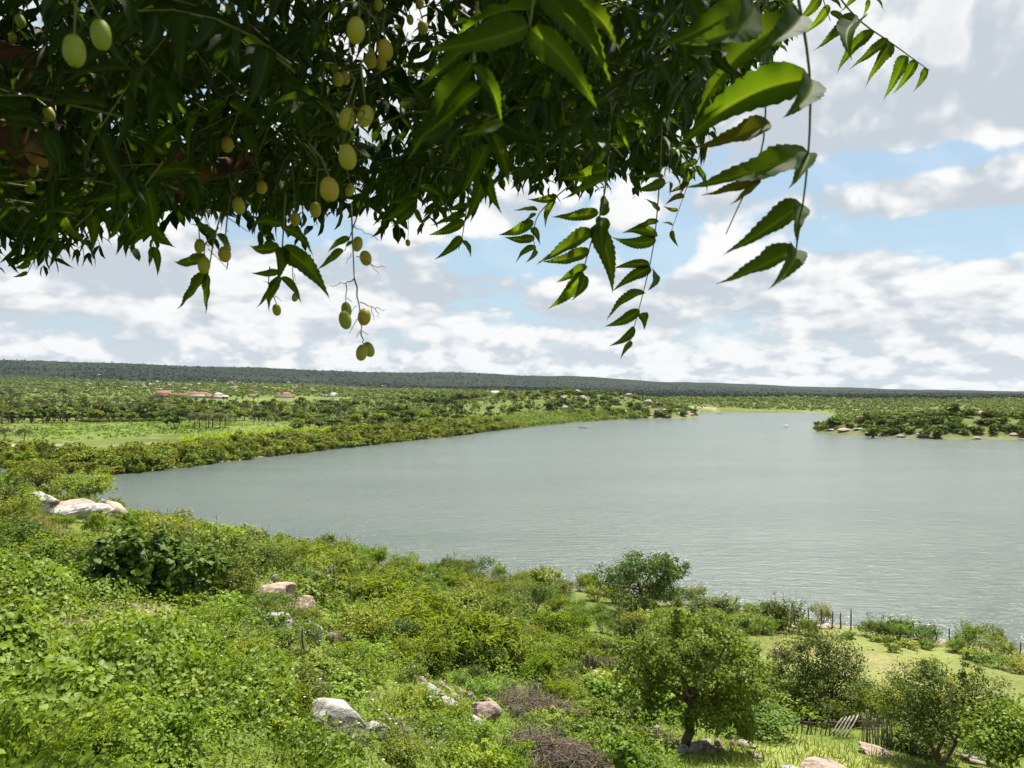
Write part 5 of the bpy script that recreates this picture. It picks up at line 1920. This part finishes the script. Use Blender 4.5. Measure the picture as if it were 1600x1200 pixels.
def boat(px, py, L, w, hull_m, label, rz, cabin=False, motor=True):
    x, y = W(px, py)
    root = thing('motor_boat' if cabin else 'rowing_boat', (x, y, 0), label, 'boat', None, rz)
    st = np.linspace(-.5, .5, 9)
    a = Acc()
    V, rings = [], []
    for i, u in enumerate(st):
        hw = w / 2 * (1 - max(0, (u - .05) / .46) ** 2.2) * (.88 + .12 * min(1, (u + .5) * 5))
        zt = .42 + .42 * max(0, u) ** 2 * 4
        zb = -.15 + .55 * max(0, u - .2) ** 2 * 6
        prof = [(-hw, zt), (-hw * .82, zt * .4), (-hw * .4, zb), (hw * .4, zb), (hw * .82, zt * .4), (hw, zt), (hw * .86, zt), (hw * .70, zt * .45), (hw * .3, zb + .08), (-hw * .3, zb + .08), (-hw * .70, zt * .45), (-hw * .86, zt)]
        V += [(u * L, p, q) for p, q in prof]
    n = 12
    F = []
    for i in range(8):
        for k in range(n):
            p, q = i * n + k, i * n + (k + 1) % n
            F += [(p, q, q + n), (p, q + n, p + n)]
    F += [(0, k, k + 1) for k in range(1, n - 1)] + [(8 * n, 8 * n + k + 1, 8 * n + k) for k in range(1, n - 1)]
    a.add(V, F).build('hull', hull_m, root)
    for u in (-.28, .0):
        Acc().add(*box((u * L, 0, .30), (.26, w * .74, .05))).build('bench', M_WOODB, root)
    if motor:
        m = Acc().add(*box((-.5 * L - .12, 0, .72), (.34, .26, .42)))
        m.add(*box((-.5 * L - .16, 0, .22), (.14, .09, .72)))
        m.build('outboard_motor', M_HULLD, root)
    if cabin:
        c = Acc().add(*box((.02 * L, 0, .85), (L * .34, w * .68, .8)))
        c.build('cabin', M_HULLW, root)
        Acc().add(*box((.02 * L, 0, 1.28), (L * .40, w * .76, .07))).build('roof', M_HULLW, root)
        Acc().add(*box((.02 * L + L * .17 + .01, 0, .98), (.04, w * .56, .34))).build('windscreen', M_PANE, root)
    return root


boat(911, 669, 5.2, 1.5, M_HULLD, 'small dark open boat with raised bow drifting off the left bank', math.pi - .12)
boat(1227, 667, 5.2, 2.0, M_HULLW, 'white cabin boat on the lake left of the peninsula', .3, True)
boat(1123, 646.8, 7.5, 2.2, M_HULLD, 'dark low boat near the far shore behind the headland', .1, False, False)
# ------------------------------------------------------------------ the neem tree overhead
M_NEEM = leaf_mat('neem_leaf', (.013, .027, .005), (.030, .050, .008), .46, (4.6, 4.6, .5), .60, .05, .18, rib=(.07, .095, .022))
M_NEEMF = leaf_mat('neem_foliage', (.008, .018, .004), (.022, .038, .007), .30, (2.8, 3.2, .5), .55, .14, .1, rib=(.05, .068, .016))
M_YOUNG = leaf_mat('reddish_leaf', (.050, .056, .007), (.045, .064, .008), .42, (2.8, 2.5, .6), .6, .05, .15, rib=(.09, .085, .018))
M_RACHIS = rough_mat('leaf_stalk', (.085, .105, .028), (.16, .15, .05), 60, .6, .05)
M_NEEMBARK = rough_mat('neem_bark', (.060, .022, .013), (.15, .060, .032), 22, .9, .8, (.040, .020, .014), dist=.01)
M_CUT = rough_mat('cut_wood', (.20, .085, .035), (.30, .15, .07), 40, .8, .1)
M_FRUIT = rough_mat('neem_fruit', (.25, .235, .020), (.32, .29, .032), 260, .5, .08, spec=.4, dist=.001)


def leaflet_mesh(seed, st=27, fine=True):
    """one saw-edged, sickle-shaped leaflet, 1 long: x along the midrib, y across, z up"""
    r = np.random.default_rng(seed)
    t = np.linspace(0, 1, st)
    w = .158 * np.sin(np.pi * np.clip(t, 0, 1) ** .62) ** .80 * (1 - t) ** .42
    w[-1] = 0.0
    c, dr = r.uniform(.14, .36), r.uniform(.06, .30)
    mid = np.stack([t - .04 * t ** 2, c * (t ** 2 - t) * 1.2 + c * .3 * t, -dr * t ** 1.8 + .03 * np.sin(t * 3)], 1)
    fold = r.uniform(.25, .6)
    V, F, A, RB = [], [], [], []
    cols = (-1, -.16, 0, .16, 1) if fine else (-1, 0, 1)
    for i in range(st):
        tooth = 1.0 if i % 2 == 0 else .90
        for k in cols:
            asym = (1.12 if k > 0 else .92) if t[i] < .35 else 1.0
            ww = w[i] * abs(k) * (tooth if abs(k) == 1 else 1) * asym
            bx = (-.006 if i % 2 else .012) * (abs(k) == 1) * (1 if 0 < i < st - 1 else 0)
            wave = .012 * math.sin(t[i] * 17 + seed) * (abs(k) == 1)
            V.append(mid[i] + np.array([bx, ww * (1 if k > 0 else -1), fold * ww + wave]))
            A.append(r.uniform(.2, .8) if abs(k) == 1 else .4)
            RB.append(1.0 if (k == 0 and fine) else (.35 if (abs(k) == .16) else 0.0))
    n = len(cols)
    for i in range(st - 1):
        for k in range(n - 1):
            p = i * n + k
            F += [(p, p + n, p + n + 1), (p, p + n + 1, p + 1)]
    return np.array(V), np.array(F), np.array(A), np.array(RB)


def with_rib(me, RB):
    at_ = me.attributes.new('rib', 'FLOAT', 'POINT')
    at_.data.foreach_set('value', np.asarray(RB, np.float32))
    return me


def leaflet_data(seed, mat):
    V, F, A, RB = leaflet_mesh(seed)
    return with_rib(Acc().add(V, F, A).mesh('leaflet', mat, True), RB)


LEAFLETS = [leaflet_data(600 + i, M_NEEM) for i in range(8)]
YOUNGS = [leaflet_data(620 + i, M_YOUNG) for i in range(2)]
LOW = [leaflet_mesh(640 + i, 7, True) for i in range(6)]

TB = at(-900, 1.75)
TB = Vector((TB.x, 1.75, h1(TB.x, 1.75)))
NEEM = thing('neem_tree', TB, 'overhanging neem tree with serrated leaflets and green fruit filling the top of the view', 'tree')
OFF = np.array(TB)


def PT(px, py, d):
    return np.array([(px - CX) / FPX * d, d, CAMZ - (py - HY) / FPX * d])


def frame(D, N):
    D = nrm(np.asarray(D, float))
    Y = nrm(np.cross(N, D))
    return D, Y, np.cross(D, Y)


N_SINGLE = [0]


def leaflet_obj(parent, base, tip, N, young=False, seed=0):
    D, Y, Z = frame(tip - base, N)
    L = np.linalg.norm(tip - base) * 1.03
    ms = YOUNGS if young else LEAFLETS
    o = link('leaflet', ms[seed % len(ms)], parent)
    side = 1.0 if seed % 2 else -1.0
    M = Matrix(((D[0] * L, Y[0] * L * side, Z[0] * L, base[0] - OFF[0]), (D[1] * L, Y[1] * L * side, Z[1] * L, base[1] - OFF[1]), (D[2] * L, Y[2] * L * side, Z[2] * L, base[2] - OFF[2]), (0, 0, 0, 1)))
    o.matrix_basis = M
    N_SINGLE[0] += 1
    return o


def rachis(pts, rad=.0012):
    pts = np.asarray(pts, float)
    t = np.linspace(0, 1, len(pts))
    u = np.linspace(0, 1, 12)
    q = np.stack([np.interp(u, t, pts[:, k]) for k in range(3)], 1)
    q[1:-1] = (q[:-2] + 2 * q[1:-1] + q[2:]) / 4
    return Acc().add(*tube(q - OFF, np.linspace(rad, rad * .45, 12), 5)).build('leaf', M_RACHIS, NEEM, smooth_shade=True)


# ---- the leaves that hang in plain view: stalk through pixels at a distance, then leaflets (base -> tip)
TOCAM = np.array([0, -1.0, .25])
HERO_LEAVES = [
    (.56, [(1240, -60), (1258, 40), (1270, 122), (1266, 238), (1256, 318), (1244, 395)], .0013,
     [((1252, 28), (1070, 165), 0, 0), ((1254, 20), (1190, 78), -.035, 0), ((1270, 122), (1048, 205), .01, 0), ((1270, 122), (1238, 182), -.05, 0), ((1266, 238), (1082, 272), .0, 0), ((1266, 238), (1240, 290), -.04, 0),
      ((1254, 318), (1138, 384), 0, 0), ((1254, 318), (1242, 375), -.03, 0), ((1244, 388), (1124, 444), 0, 0), ((1244, 388), (1228, 430), -.045, 0)]),
    (.62, [(1180, -40), (1200, 120), (1195, 240), (1160, 310), (1135, 365)], .0010,
     [((1205, 190), (1085, 225), 0, 1), ((1205, 128), (1100, 170), .03, 0), ((1190, 280), (1098, 300), .02, 1), ((1190, 280), (1140, 318), .0, 1)]),
    (.50, [(1170, -60), (1180, 20)], .0012, [((1178, 0), (1020, 78), 0, 0), ((1180, 10), (1120, 50), -.05, 0)]),
    (.95, [(1290, -40), (1340, 28), (1392, 62), (1430, 90), (1455, 108)], .0012,
     [((1340, 20), (1278, 76), 0, 0), ((1345, 30), (1320, 60), -.06, 0), ((1366, 45), (1305, 105), 0, 0), ((1390, 58), (1330, 106), .02, 0), ((1395, 64), (1362, 126), .0, 0), ((1418, 84), (1384, 148), 0, 0), ((1434, 92), (1402, 140), .0, 0), ((1450, 104), (1432, 142), 0, 0)]),
    (1.0, [(1262, -70), (1285, -15), (1300, 30)], .0011, [((1284, -14), (1250, 34), 0, 0), ((1298, 5), (1262, 52), .02, 0), ((1300, 15), (1335, 42), 0, 0), ((1290, -10), (1322, 10), .0, 0)]),
    (1.05, [(1330, -60), (1352, -25), (1362, 0)], .0010, [((1350, -25), (1318, 12), 0, 0), ((1356, -15), (1388, 12), 0, 0), ((1360, -4), (1352, 22), 0, 0)]),
    (1.0, [(1035, 190), (1032, 270), (1027, 340), (1020, 400), (1002, 470), (982, 545)], .0011,
     [((1038, 275), (992, 268), 0, 0), ((1040, 282), (990, 300), 0, 0), ((1030, 330), (1010, 305), .03, 0), ((1030, 345), (982, 358), 0, 0), ((1028, 368), (968, 355), .01, 0), ((1026, 375), (952, 376), 0, 0), ((1015, 412), (960, 416), 0, 0),
      ((1017, 418), (958, 450), 0, 0), ((1008, 456), (942, 487), 0, 0), ((1000, 485), (942, 514), 0, 0), ((992, 512), (954, 544), 0, 0), ((987, 533), (968, 560), 0, 0), ((1018, 418), (1030, 448), -.05, 0), ((1000, 490), (1010, 512), -.05, 0)]),
    (.85, [(955, 150), (950, 270), (940, 330), (926, 370), (912, 420)], .0014,
     [((950, 275), (880, 310), 0, 0), ((950, 262), (872, 282), .03, 0), ((936, 332), (860, 340), 0, 0), ((938, 336), (956, 292), .04, 0), ((928, 362), (836, 402), 0, 0), ((922, 392), (842, 408), 0, 0), ((930, 350), (964, 458), -.01, 0), ((918, 416), (862, 440), 0, 0),
      ((912, 425), (858, 488), 0, 0), ((914, 430), (898, 470), -.03, 0), ((940, 340), (946, 385), -.03, 0)]),
    (1.25, [(895, 285), (862, 312), (838, 336), (832, 370), (838, 392)], .0012,
     [((870, 308), (824, 312), 0, 0), ((866, 312), (848, 355), 0, 0), ((840, 328), (802, 322), 0, 0), ((838, 335), (815, 350), .02, 0), ((834, 345), (776, 372), 0, 0), ((836, 372), (784, 370), 0, 0), ((838, 385), (800, 405), 0, 0), ((838, 390), (826, 408), -.02, 0), ((832, 355), (845, 380), -.02, 0)]),
    (.43, [(838, -80), (834, -10), (828, 38)], .0016, [((826, 37), (658, 82), 0, 0), ((830, 42), (942, 166), 0, 0), ((833, 15), (700, 10), .03, 0), ((842, -20), (968, 122), .02, 0), ((840, -25), (1000, 62), .03, 0)]),
    (.50, [(745, 0), (742, 60), (738, 100)], .0013, [((738, 95), (612, 240), 0, 0), ((752, 132), (636, 232), .02, 0), ((740, 60), (640, 130), .02, 0), ((786, 190), (716, 214), -.01, 0), ((740, 100), (800, 190), .03, 0)]),
    (1.3, [(95, 320), (78, 360), (55, 400), (40, 430)], .0011, [((82, 345), (40, 372), 0, 0), ((78, 360), (36, 384), 0, 0), ((66, 380), (30, 396), 0, 0), ((58, 398), (24, 408), 0, 0), ((48, 410), (20, 420), 0, 0), ((42, 425), (18, 434), 0, 0), ((80, 358), (92, 392), -.02, 0)]),
    (.95, [(345, 330), (332, 380), (326, 420), (320, 440)], .0012, [((322, 402), (258, 408), 0, 0), ((326, 425), (274, 486), 0, 0), ((324, 428), (314, 490), 0, 0), ((336, 372), (300, 345), 0, 0), ((338, 365), (372, 420), .03, 0)]),
    (.85, [(445, 300), (442, 360), (438, 420), (436, 445)], .0012,
     [((436, 385), (378, 386), 0, 0), ((440, 386), (520, 460), -.01, 0), ((440, 386), (436, 440), -.02, 0), ((436, 425), (390, 428), 0, 0), ((438, 432), (398, 476), 0, 0), ((440, 432), (474, 472), 0, 0), ((436, 440), (414, 485), .01, 0), ((442, 355), (500, 392), .02, 0), ((440, 350), (388, 345), .02, 0)]),
    (1.1, [(235, 300), (232, 350), (240, 390)], .0010, [((228, 330), (195, 362), 0, 0), ((230, 350), (190, 377), 0, 0), ((232, 362), (200, 385), 0, 0), ((236, 368), (268, 385), 0, 0), ((238, 385), (226, 420), 0, 0), ((240, 385), (248, 432), 0, 0), ((226, 300), (262, 395), -.05, 0)]),
    (.75, [(150, 270), (125, 300), (110, 330)], .0012, [((92, 300), (122, 395), 0, 0), ((140, 320), (145, 398), 0, 0), ((110, 330), (50, 345), .02, 0), ((120, 305), (40, 300), .02, 0)]),
    (.70, [(258, 245), (228, 285), (185, 350)], .0012, [((226, 290), (242, 380), 0, 0), ((226, 290), (130, 318), .0, 0), ((190, 345), (165, 378), 0, 0), ((240, 270), (330, 262), .03, 0), ((196, 340), (218, 375), 0, 0)]),
    (.95, [(560, 330), (548, 365), (538, 392)], .0010, [((536, 390), (492, 418), 0, 0), ((545, 370), (508, 392), 0, 0), ((540, 385), (566, 372), 0, 0)]),
    (1.15, [(735, 280), (728, 330), (722, 372), (716, 390)], .0011, [((728, 335), (672, 352), 0, 0), ((726, 345), (668, 370), 0, 0), ((722, 370), (682, 404), 0, 0), ((724, 375), (738, 400), -.02, 0), ((730, 320), (690, 330), 0, 0)]),
    (1.05, [(660, 260), (652, 300), (648, 330)], .0010, [((650, 310), (592, 350), 0, 0), ((650, 315), (612, 358), 0, 0), ((654, 300), (606, 320), 0, 0), ((648, 326), (664, 355), 0, 0), ((656, 290), (700, 310), 0, 0)]),
    (1.5, [(1100, 230), (1082, 270), (1060, 330), (1046, 370)], .0010, [((1090, 250), (1050, 262), 0, 0), ((1086, 262), (1060, 305), 0, 0), ((1078, 285), (1042, 300), 0, 1), ((1070, 305), (1040, 315), 0, 1), ((1060, 328), (1036, 322), 0, 1), ((1052, 352), (1036, 345), 0, 1), ((1050, 360), (1058, 385), 0, 1), ((1088, 258), (1110, 300), 0, 0)]),
    (.75, [(770, 150), (765, 220), (752, 280)], .0012, [((762, 225), (716, 300), 0, 0), ((766, 200), (800, 290), 0, 0), ((755, 270), (730, 345), 0, 0), ((755, 270), (782, 330), 0, 0), ((765, 205), (690, 240), 0, 0)]),
]
for d, st, rad, lv in HERO_LEAVES:
    R = rachis([PT(p, q, d + .0 * i) for i, (p, q) in enumerate(st)], rad)
    for i, ((bx, by), (tx, ty), dd, yg) in enumerate(lv):
        seed = int(bx * 3 + ty)
        b, t = PT(bx, by, d), PT(tx, ty, d + dd + ((seed % 5) - 2) * .008)
        N = TOCAM + np.array([math.sin(seed) * .5, 0, math.cos(seed * 1.7) * .45])
        leaflet_obj(R, b, t, N, bool(yg), seed)

# ---- the fruit, each on its stalk
fr = np.random.default_rng(131)
u = np.linspace(0, np.pi, 11)
prof = np.stack([np.sin(u) ** .92 * .35, -np.cos(u) * .5], 1)
ang = np.linspace(0, 2 * np.pi, 14, endpoint=False)
V = np.stack([prof[:, 0:1] * np.cos(ang), prof[:, 0:1] * np.sin(ang), np.repeat(prof[:, 1:2], 14, 1)], -1).reshape(-1, 3)
F = []
for i in range(10):
    for k in range(14):
        p, q = i * 14 + k, i * 14 + (k + 1) % 14
        F += [(p, q, q + 14), (p, q + 14, p + 14)]
FRUIT = [Acc().add(V * s, F).mesh('fruit', m, True) for m, s in ((M_FRUIT, (1, 1, 1)), (rough_mat('green_fruit', (.17, .21, .020), (.24, .27, .035), 200, .5, .08, spec=.3, dist=.001), (.96, .96, 1.04)),
         (rough_mat('ripe_fruit', (.30, .24, .022), (.38, .30, .035), 180, .5, .08, (.20, .13, .03), spec=.3, dist=.001), (1.05, 1.05, .97)))]


FRUITS = []


def fruit(parent, px, py, hpx, tilt=.15, size=.0175):
    d = FPX * size / hpx
    p = PT(px, py, d)
    FRUITS.append((px, py, d))
    o = link('fruit', FRUIT[int(fr.choice([0, 0, 1, 2]))], parent)
    o.location = p - OFF
    o.rotation_euler = (fr.normal(0, .15), fr.normal(0, tilt), fr.uniform(0, 6))
    o.scale = (size, size, size)
    return p, d


# the bare panicle that hangs lowest
A0 = .82
stk = Acc()
def br(a, b, r0=.0009):
    stk.add(*tube(curve(PT(*a, A0) - OFF, PT(*b, A0) - OFF, 0, 5, .0008, fr), np.linspace(r0, r0 * .6, 5), 5))
for a, b, r0 in (((548, 318), (553, 435), .0011), ((553, 435), (562, 490), .001), ((562, 490), (564, 520), .0009), ((564, 520), (569, 540), .0008), ((553, 435), (540, 443), .0007), ((540, 443), (515, 446), .0005), ((540, 443), (541, 480), .0006), ((541, 465), (549, 472), .0004),
                 ((562, 472), (586, 482), .0006), ((586, 482), (602, 484), .0004), ((586, 482), (592, 496), .0004), ((580, 480), (584, 500), .0004), ((562, 490), (546, 520), .0005), ((556, 400), (578, 412), .0006), ((578, 412), (592, 428), .0004), ((578, 412), (602, 418), .0004),
                 ((550, 350), (575, 365), .0005), ((575, 365), (590, 375), .0004), ((562, 520), (576, 522), .0004), ((564, 515), (556, 528), .0004), ((558, 478), (546, 490), .0004), ((548, 395), (540, 412), .0004), ((569, 540), (576, 538), .0005), ((569, 540), (564, 542), .0005), ((541, 480), (538, 485), .0005), ((565, 484), (570, 486), .0005)):
    br(a, b, r0)
PAN = stk.build('fruit_stalk', M_RACHIS, NEEM, smooth_shade=True)
for px, py, h in ((558, 381, 24), (571, 403, 25), (541, 484, 24), (539, 500, 29), (569, 495, 28), (565, 551, 26), (576, 546, 25)):
    fruit(PAN, px, py, h)
for px, py, h in ((113, 77, 50), (155, 52, 46), (28, 30, 22), (16, 57, 17), (74, 176, 24), (50, 265, 22), (45, 291, 23), (354, 225, 25), (372, 321, 27), (408, 292, 22), (460, 342, 21), (492, 327, 25), (514, 295, 40), (546, 296, 21),
                  (555, 45, 41), (601, 76, 34), (578, 92, 26), (595, 97, 22), (527, 122, 24), (538, 120, 22), (541, 184, 36), (570, 180, 36), (542, 244, 40), (596, 222, 9), (311, 384, 23), (350, 397, 27), (318, 414, 27), (432, 484, 19), (461, 464, 15), (637, 379, 11), (660, 40, 24),
                  (655, 3, 18), (590, 5, 20), (640, 28, 16)):
    a = Acc()
    d = FPX * .0175 / h
    top = PT(px, py - h * .45, d)
    e = PT(px + fr.normal(0, 12), py - h * .5 - fr.uniform(35, 80), d + .02)
    m = .5 * (top + e) + fr.normal(0, .006, 3)
    a.add(*tube(np.stack([top, m, e]) - OFF, [.0007, .0008, .001], 5))
    for _ in range(3):
        f = fr.uniform(.2, .9)
        q = top * (1 - f) + e * f
        a.add(*tube(np.stack([q, q + fr.normal(0, .012, 3)]) - OFF, [.0005, .0003], 4))
    S = a.build('fruit_stalk', M_RACHIS, NEEM, smooth_shade=True)
    fruit(S, px, py, h)

# ---- trunk and branches
def wood(name, pts, r0, r1, mat=M_NEEMBARK, n=10, wob=.006):
    pts = np.asarray(pts, float)
    t = np.linspace(0, 1, len(pts))
    k = max(8, len(pts) * 4)
    u = np.linspace(0, 1, k)
    q = np.stack([np.interp(u, t, pts[:, i]) for i in range(3)], 1)
    for _ in range(2):
        q[1:-1] = (q[:-2] + 2 * q[1:-1] + q[2:]) / 4
    q[1:-1] += fr.normal(0, wob, (k - 2, 3))
    return Acc().add(*tube(q - OFF, np.linspace(r0, r1, k), n)).build(name, mat, NEEM, smooth_shade=True)


fork = OFF + np.array([.25, .1, 2.5])
wood('trunk', [OFF - (0, 0, .4), OFF + (.02, 0, .8), OFF + (.12, .05, 1.6), fork], .16, .11, n=14)
wood('branch', [fork, PT(-250, 130, 1.3), PT(-60, 170, 1.02), PT(0, 205, .92), PT(62, 242, .84)], .07, .0125)
cp = PT(60, 240, .838)
c = Acc().add(*tube(np.stack([PT(56, 237, .844), PT(66, 246, .826)]) - OFF, [.0128, .0105], 12)).build('cut_end', M_CUT, NEEM)
wood('branch', [fork, PT(-200, 210, 1.6), PT(105, 235, 1.15), PT(190, 258, 1.12), PT(255, 258, 1.12), PT(300, 262, 1.2), PT(480, 240, 1.6)], .06, .010)
wood('branch', [PT(255, 258, 1.12), PT(272, 280, 1.12), PT(278, 312, 1.12)], .011, .006)
wood('branch', [fork, PT(-100, 60, 1.4), PT(200, 160, 1.25), PT(215, 110, 1.2), PT(330, 46, 1.1), PT(410, 46, 1.0)], .05, .012)
wood('branch', [PT(330, 46, 1.1), PT(350, 72, 1.1), PT(420, 74, 1.08), PT(440, 110, 1.1)], .008, .004)
wood('branch', [fork, PT(0, -250, 1.6), PT(500, -120, 1.7), PT(850, 40, 1.8), PT(1000, 120, 1.9), PT(1080, 180, 2.0)], .05, .008)
wood('branch', [fork, fork + (.9, .3, .7), fork + (1.9, .2, 1.0), fork + (2.9, -.1, 1.1)], .07, .02)
wood('branch', [fork, fork + (.5, -.6, .8), fork + (1.4, -1.2, 1.2), fork + (2.6, -1.8, 1.4)], .07, .02)
wood('branch', [fork, fork + (.4, .8, .9), fork + (1.0, 1.5, 1.3), fork + (1.7, 2.2, 1.5)], .06, .02)

# ---- the mass of the crown
BPX = np.array([-700, -200, 0, 60, 150, 240, 300, 370, 450, 520, 560, 620, 680, 740, 790, 830, 900, 960, 1040, 1100, 1150, 1190, 1240, 1290, 1400])
BPY = np.array([400, 400, 378, 392, 376, 345, 342, 330, 350, 332, 315, 340, 300, 352, 295, 262, 300, 262, 275, 235, 150, 100, 40, 5, -60])


def compound(r, base, dirn, length, pairs, lsize):
    """leaflet bases, directions and normals of one pinnate leaf, its stalk sagging as it goes"""
    t = np.linspace(0, 1, pairs * 2 + 2)
    d = nrm(dirn)
    pts = base + d * (t * length)[:, None] - UP * (length * .45 * t ** 2)[:, None]
    T = nrm(np.gradient(pts, axis=0))
    side = nrm(np.cross(d, UP + r.normal(size=3) * .5))
    B, D, N, S = [], [], [], []
    for i in range(pairs):
        k = 2 + i * 2
        for sd in (-1, 1):
            B.append(pts[min(k + (sd > 0), len(pts) - 1)])
            D.append(side * sd * .8 + T[k] * .45 - UP * r.uniform(.25, .8) + r.normal(size=3) * .18)
            N.append(UP * .7 + side * sd * .4 + r.normal(size=3) * .35)
            S.append(lsize * (1 - .35 * i / pairs) * r.uniform(.85, 1.1))
    B.append(pts[-1]); D.append(T[-1] - UP * .3); N.append(UP + r.normal(size=3) * .3); S.append(lsize * .6)
    return pts, np.array(B), np.array(D), np.array(N), np.array(S)


def add_leaflets(acc, r, B, D, N, S, plain_leaf=False):
    if plain_leaf:
        add_leaves(acc, B, D, N, S, (T_OVAL[0] * np.array([1, .62, 1]), T_OVAL[1]), r.uniform(0, 1, len(B)))
        acc.R.append(np.zeros(len(B) * 6))
        return
    D = nrm(D)
    Y = nrm(np.cross(N, D))
    Z = np.cross(D, Y)
    pick = r.integers(0, len(LOW), len(B))
    for m in range(len(LOW)):
        k = pick == m
        if not k.any():
            continue
        V, F, A, RB = LOW[m]
        sg = np.where(r.random(k.sum()) < .5, 1.0, -1.0)[:, None, None]
        P = B[k][:, None] + S[k][:, None, None] * (V[None, :, 0:1] * D[k][:, None] + sg * V[None, :, 1:2] * Y[k][:, None] + V[None, :, 2:3] * Z[k][:, None])
        Fm = F[None] + (np.arange(k.sum()) * len(V))[:, None, None]
        v = np.repeat(np.clip(r.uniform(0, 1, k.sum()), 0, 1), len(V))
        acc.add(P.reshape(-1, 3), Fm.reshape(-1, 3), v)
        acc.R.append(np.tile(RB, k.sum()))


def neem_mass():
    r = np.random.default_rng(141)
    fol, twg = Acc(), Acc()
    fol.R = []
    FX, FY, FD = np.array(FRUITS).T
    made, singles = 0, 0
    NB = []
    tries = 0
    target = 1560
    while made < target and tries < 60000:
        tries += 1
        d = (r.uniform(.6, 1.6) if r.random() < .5 else r.uniform(1.6, 2.9)) if made > 60 else r.uniform(.50, .85)
        px = r.uniform(-330, 1270)
        top = np.interp(px, BPX, BPY)
        py = top - abs(r.normal(0, 1)) * 150 - 20 if r.random() < .55 else r.uniform(-280, top)
        if made < 60 and px > 950:
            continue
        base = PT(px, py, d)
        dirn = np.array([r.normal(0, .8), r.normal(0, .6) - .1, r.uniform(-.9, .35)])
        pts, B, D, N, S = compound(r, base, dirn, r.uniform(.10, .24), r.integers(4, 7), r.uniform(.050, .074))
        tip = B + nrm(D) * S[:, None]
        tip[:, 2] -= .2 * S
        if (tip[:, 1] < .36).any():
            continue
        tpx = CX + tip[:, 0] / tip[:, 1] * FPX
        tpy = HY - (tip[:, 2] - CAMZ) / tip[:, 1] * FPX
        lim = np.interp(tpx, BPX, BPY)
        fringe = made > 1250
        if fringe and not (base[2] - CAMZ) / d * FPX < HY - top + 110:
            continue
        if (tpy > lim + 6).any() and (r.random() > (.6 if fringe else .05) or (tpy > lim + (55 if fringe else 45)).any()) or (tpx > 1275).any():
            continue
        # leave the fruit in view
        hid = False
        for f in (.15, .4, .65, .9):
            q = B + nrm(D) * (S * f)[:, None]
            qx, qy = CX + q[:, 0] / q[:, 1] * FPX, HY - (q[:, 2] - CAMZ) / q[:, 1] * FPX
            hid |= bool(((np.hypot(qx[:, None] - FX, qy[:, None] - FY) < 24) & (q[:, 1:2] < FD + .01)).any())
        if hid:
            continue
        if made < 60:
            if N_SINGLE[0] + len(B) <= 296:
                Rr = rachis(pts[::2], .0010)
                for i in range(len(B)):
                    leaflet_obj(Rr, B[i], B[i] + nrm(D[i]) * S[i], N[i], False, int(r.integers(1000)))
                made += 1
                continue
        add_leaflets(fol, r, B, D, N, S * (1.25 if d > 1.7 else 1), d > 1.7)
        twg.add(*tube(pts[::3] - 0, np.linspace(.0012, .0006, len(pts[::3])), 4, False))
        made += 1
    # the crown above and behind, out of the frame: it shades what hangs below
    n = 3200
    for i in range(n):
        a = r.uniform(0, 2 * np.pi)
        q = np.sqrt(r.uniform(0, 1))
        c = np.array([-.95 + 2.15 * q * math.cos(a), .9 + 2.0 * q * math.sin(a), 0])
        if c[0] > .30 + .14 * c[1] + r.normal(0, .12):
            continue
        dome = 1.5 * (1 - .55 * q * q)
        c[2] = 25.85 + r.uniform(-.05, 1) * dome + .12 * max(0, c[1])
        if c[1] > .3 and (c[2] - CAMZ) / c[1] < .62:
            c[2] = CAMZ + .62 * c[1] + r.uniform(0, .5)
        dirn = np.array([r.normal(), r.normal(), r.uniform(-.5, .3)])
        pts, B, D, N, S = compound(r, c, dirn, r.uniform(.2, .3), 5, .095)
        k = r.random(len(B)) < .9
        add_leaflets(fol, r, B[k], D[k], N[k], S[k], True)
    fol.V = [v - OFF for v in fol.V]
    twg.V = [v - OFF for v in twg.V]
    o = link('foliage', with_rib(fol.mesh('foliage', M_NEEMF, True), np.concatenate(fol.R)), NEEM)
    tag(o, kind='stuff')
    o = twg.build('twigs', M_RACHIS, NEEM)
    tag(o, kind='stuff')
    print('neem leaves', made, 'of', tries, 'single leaflets', N_SINGLE[0])


neem_mass()
print('objects', len(scene.objects))
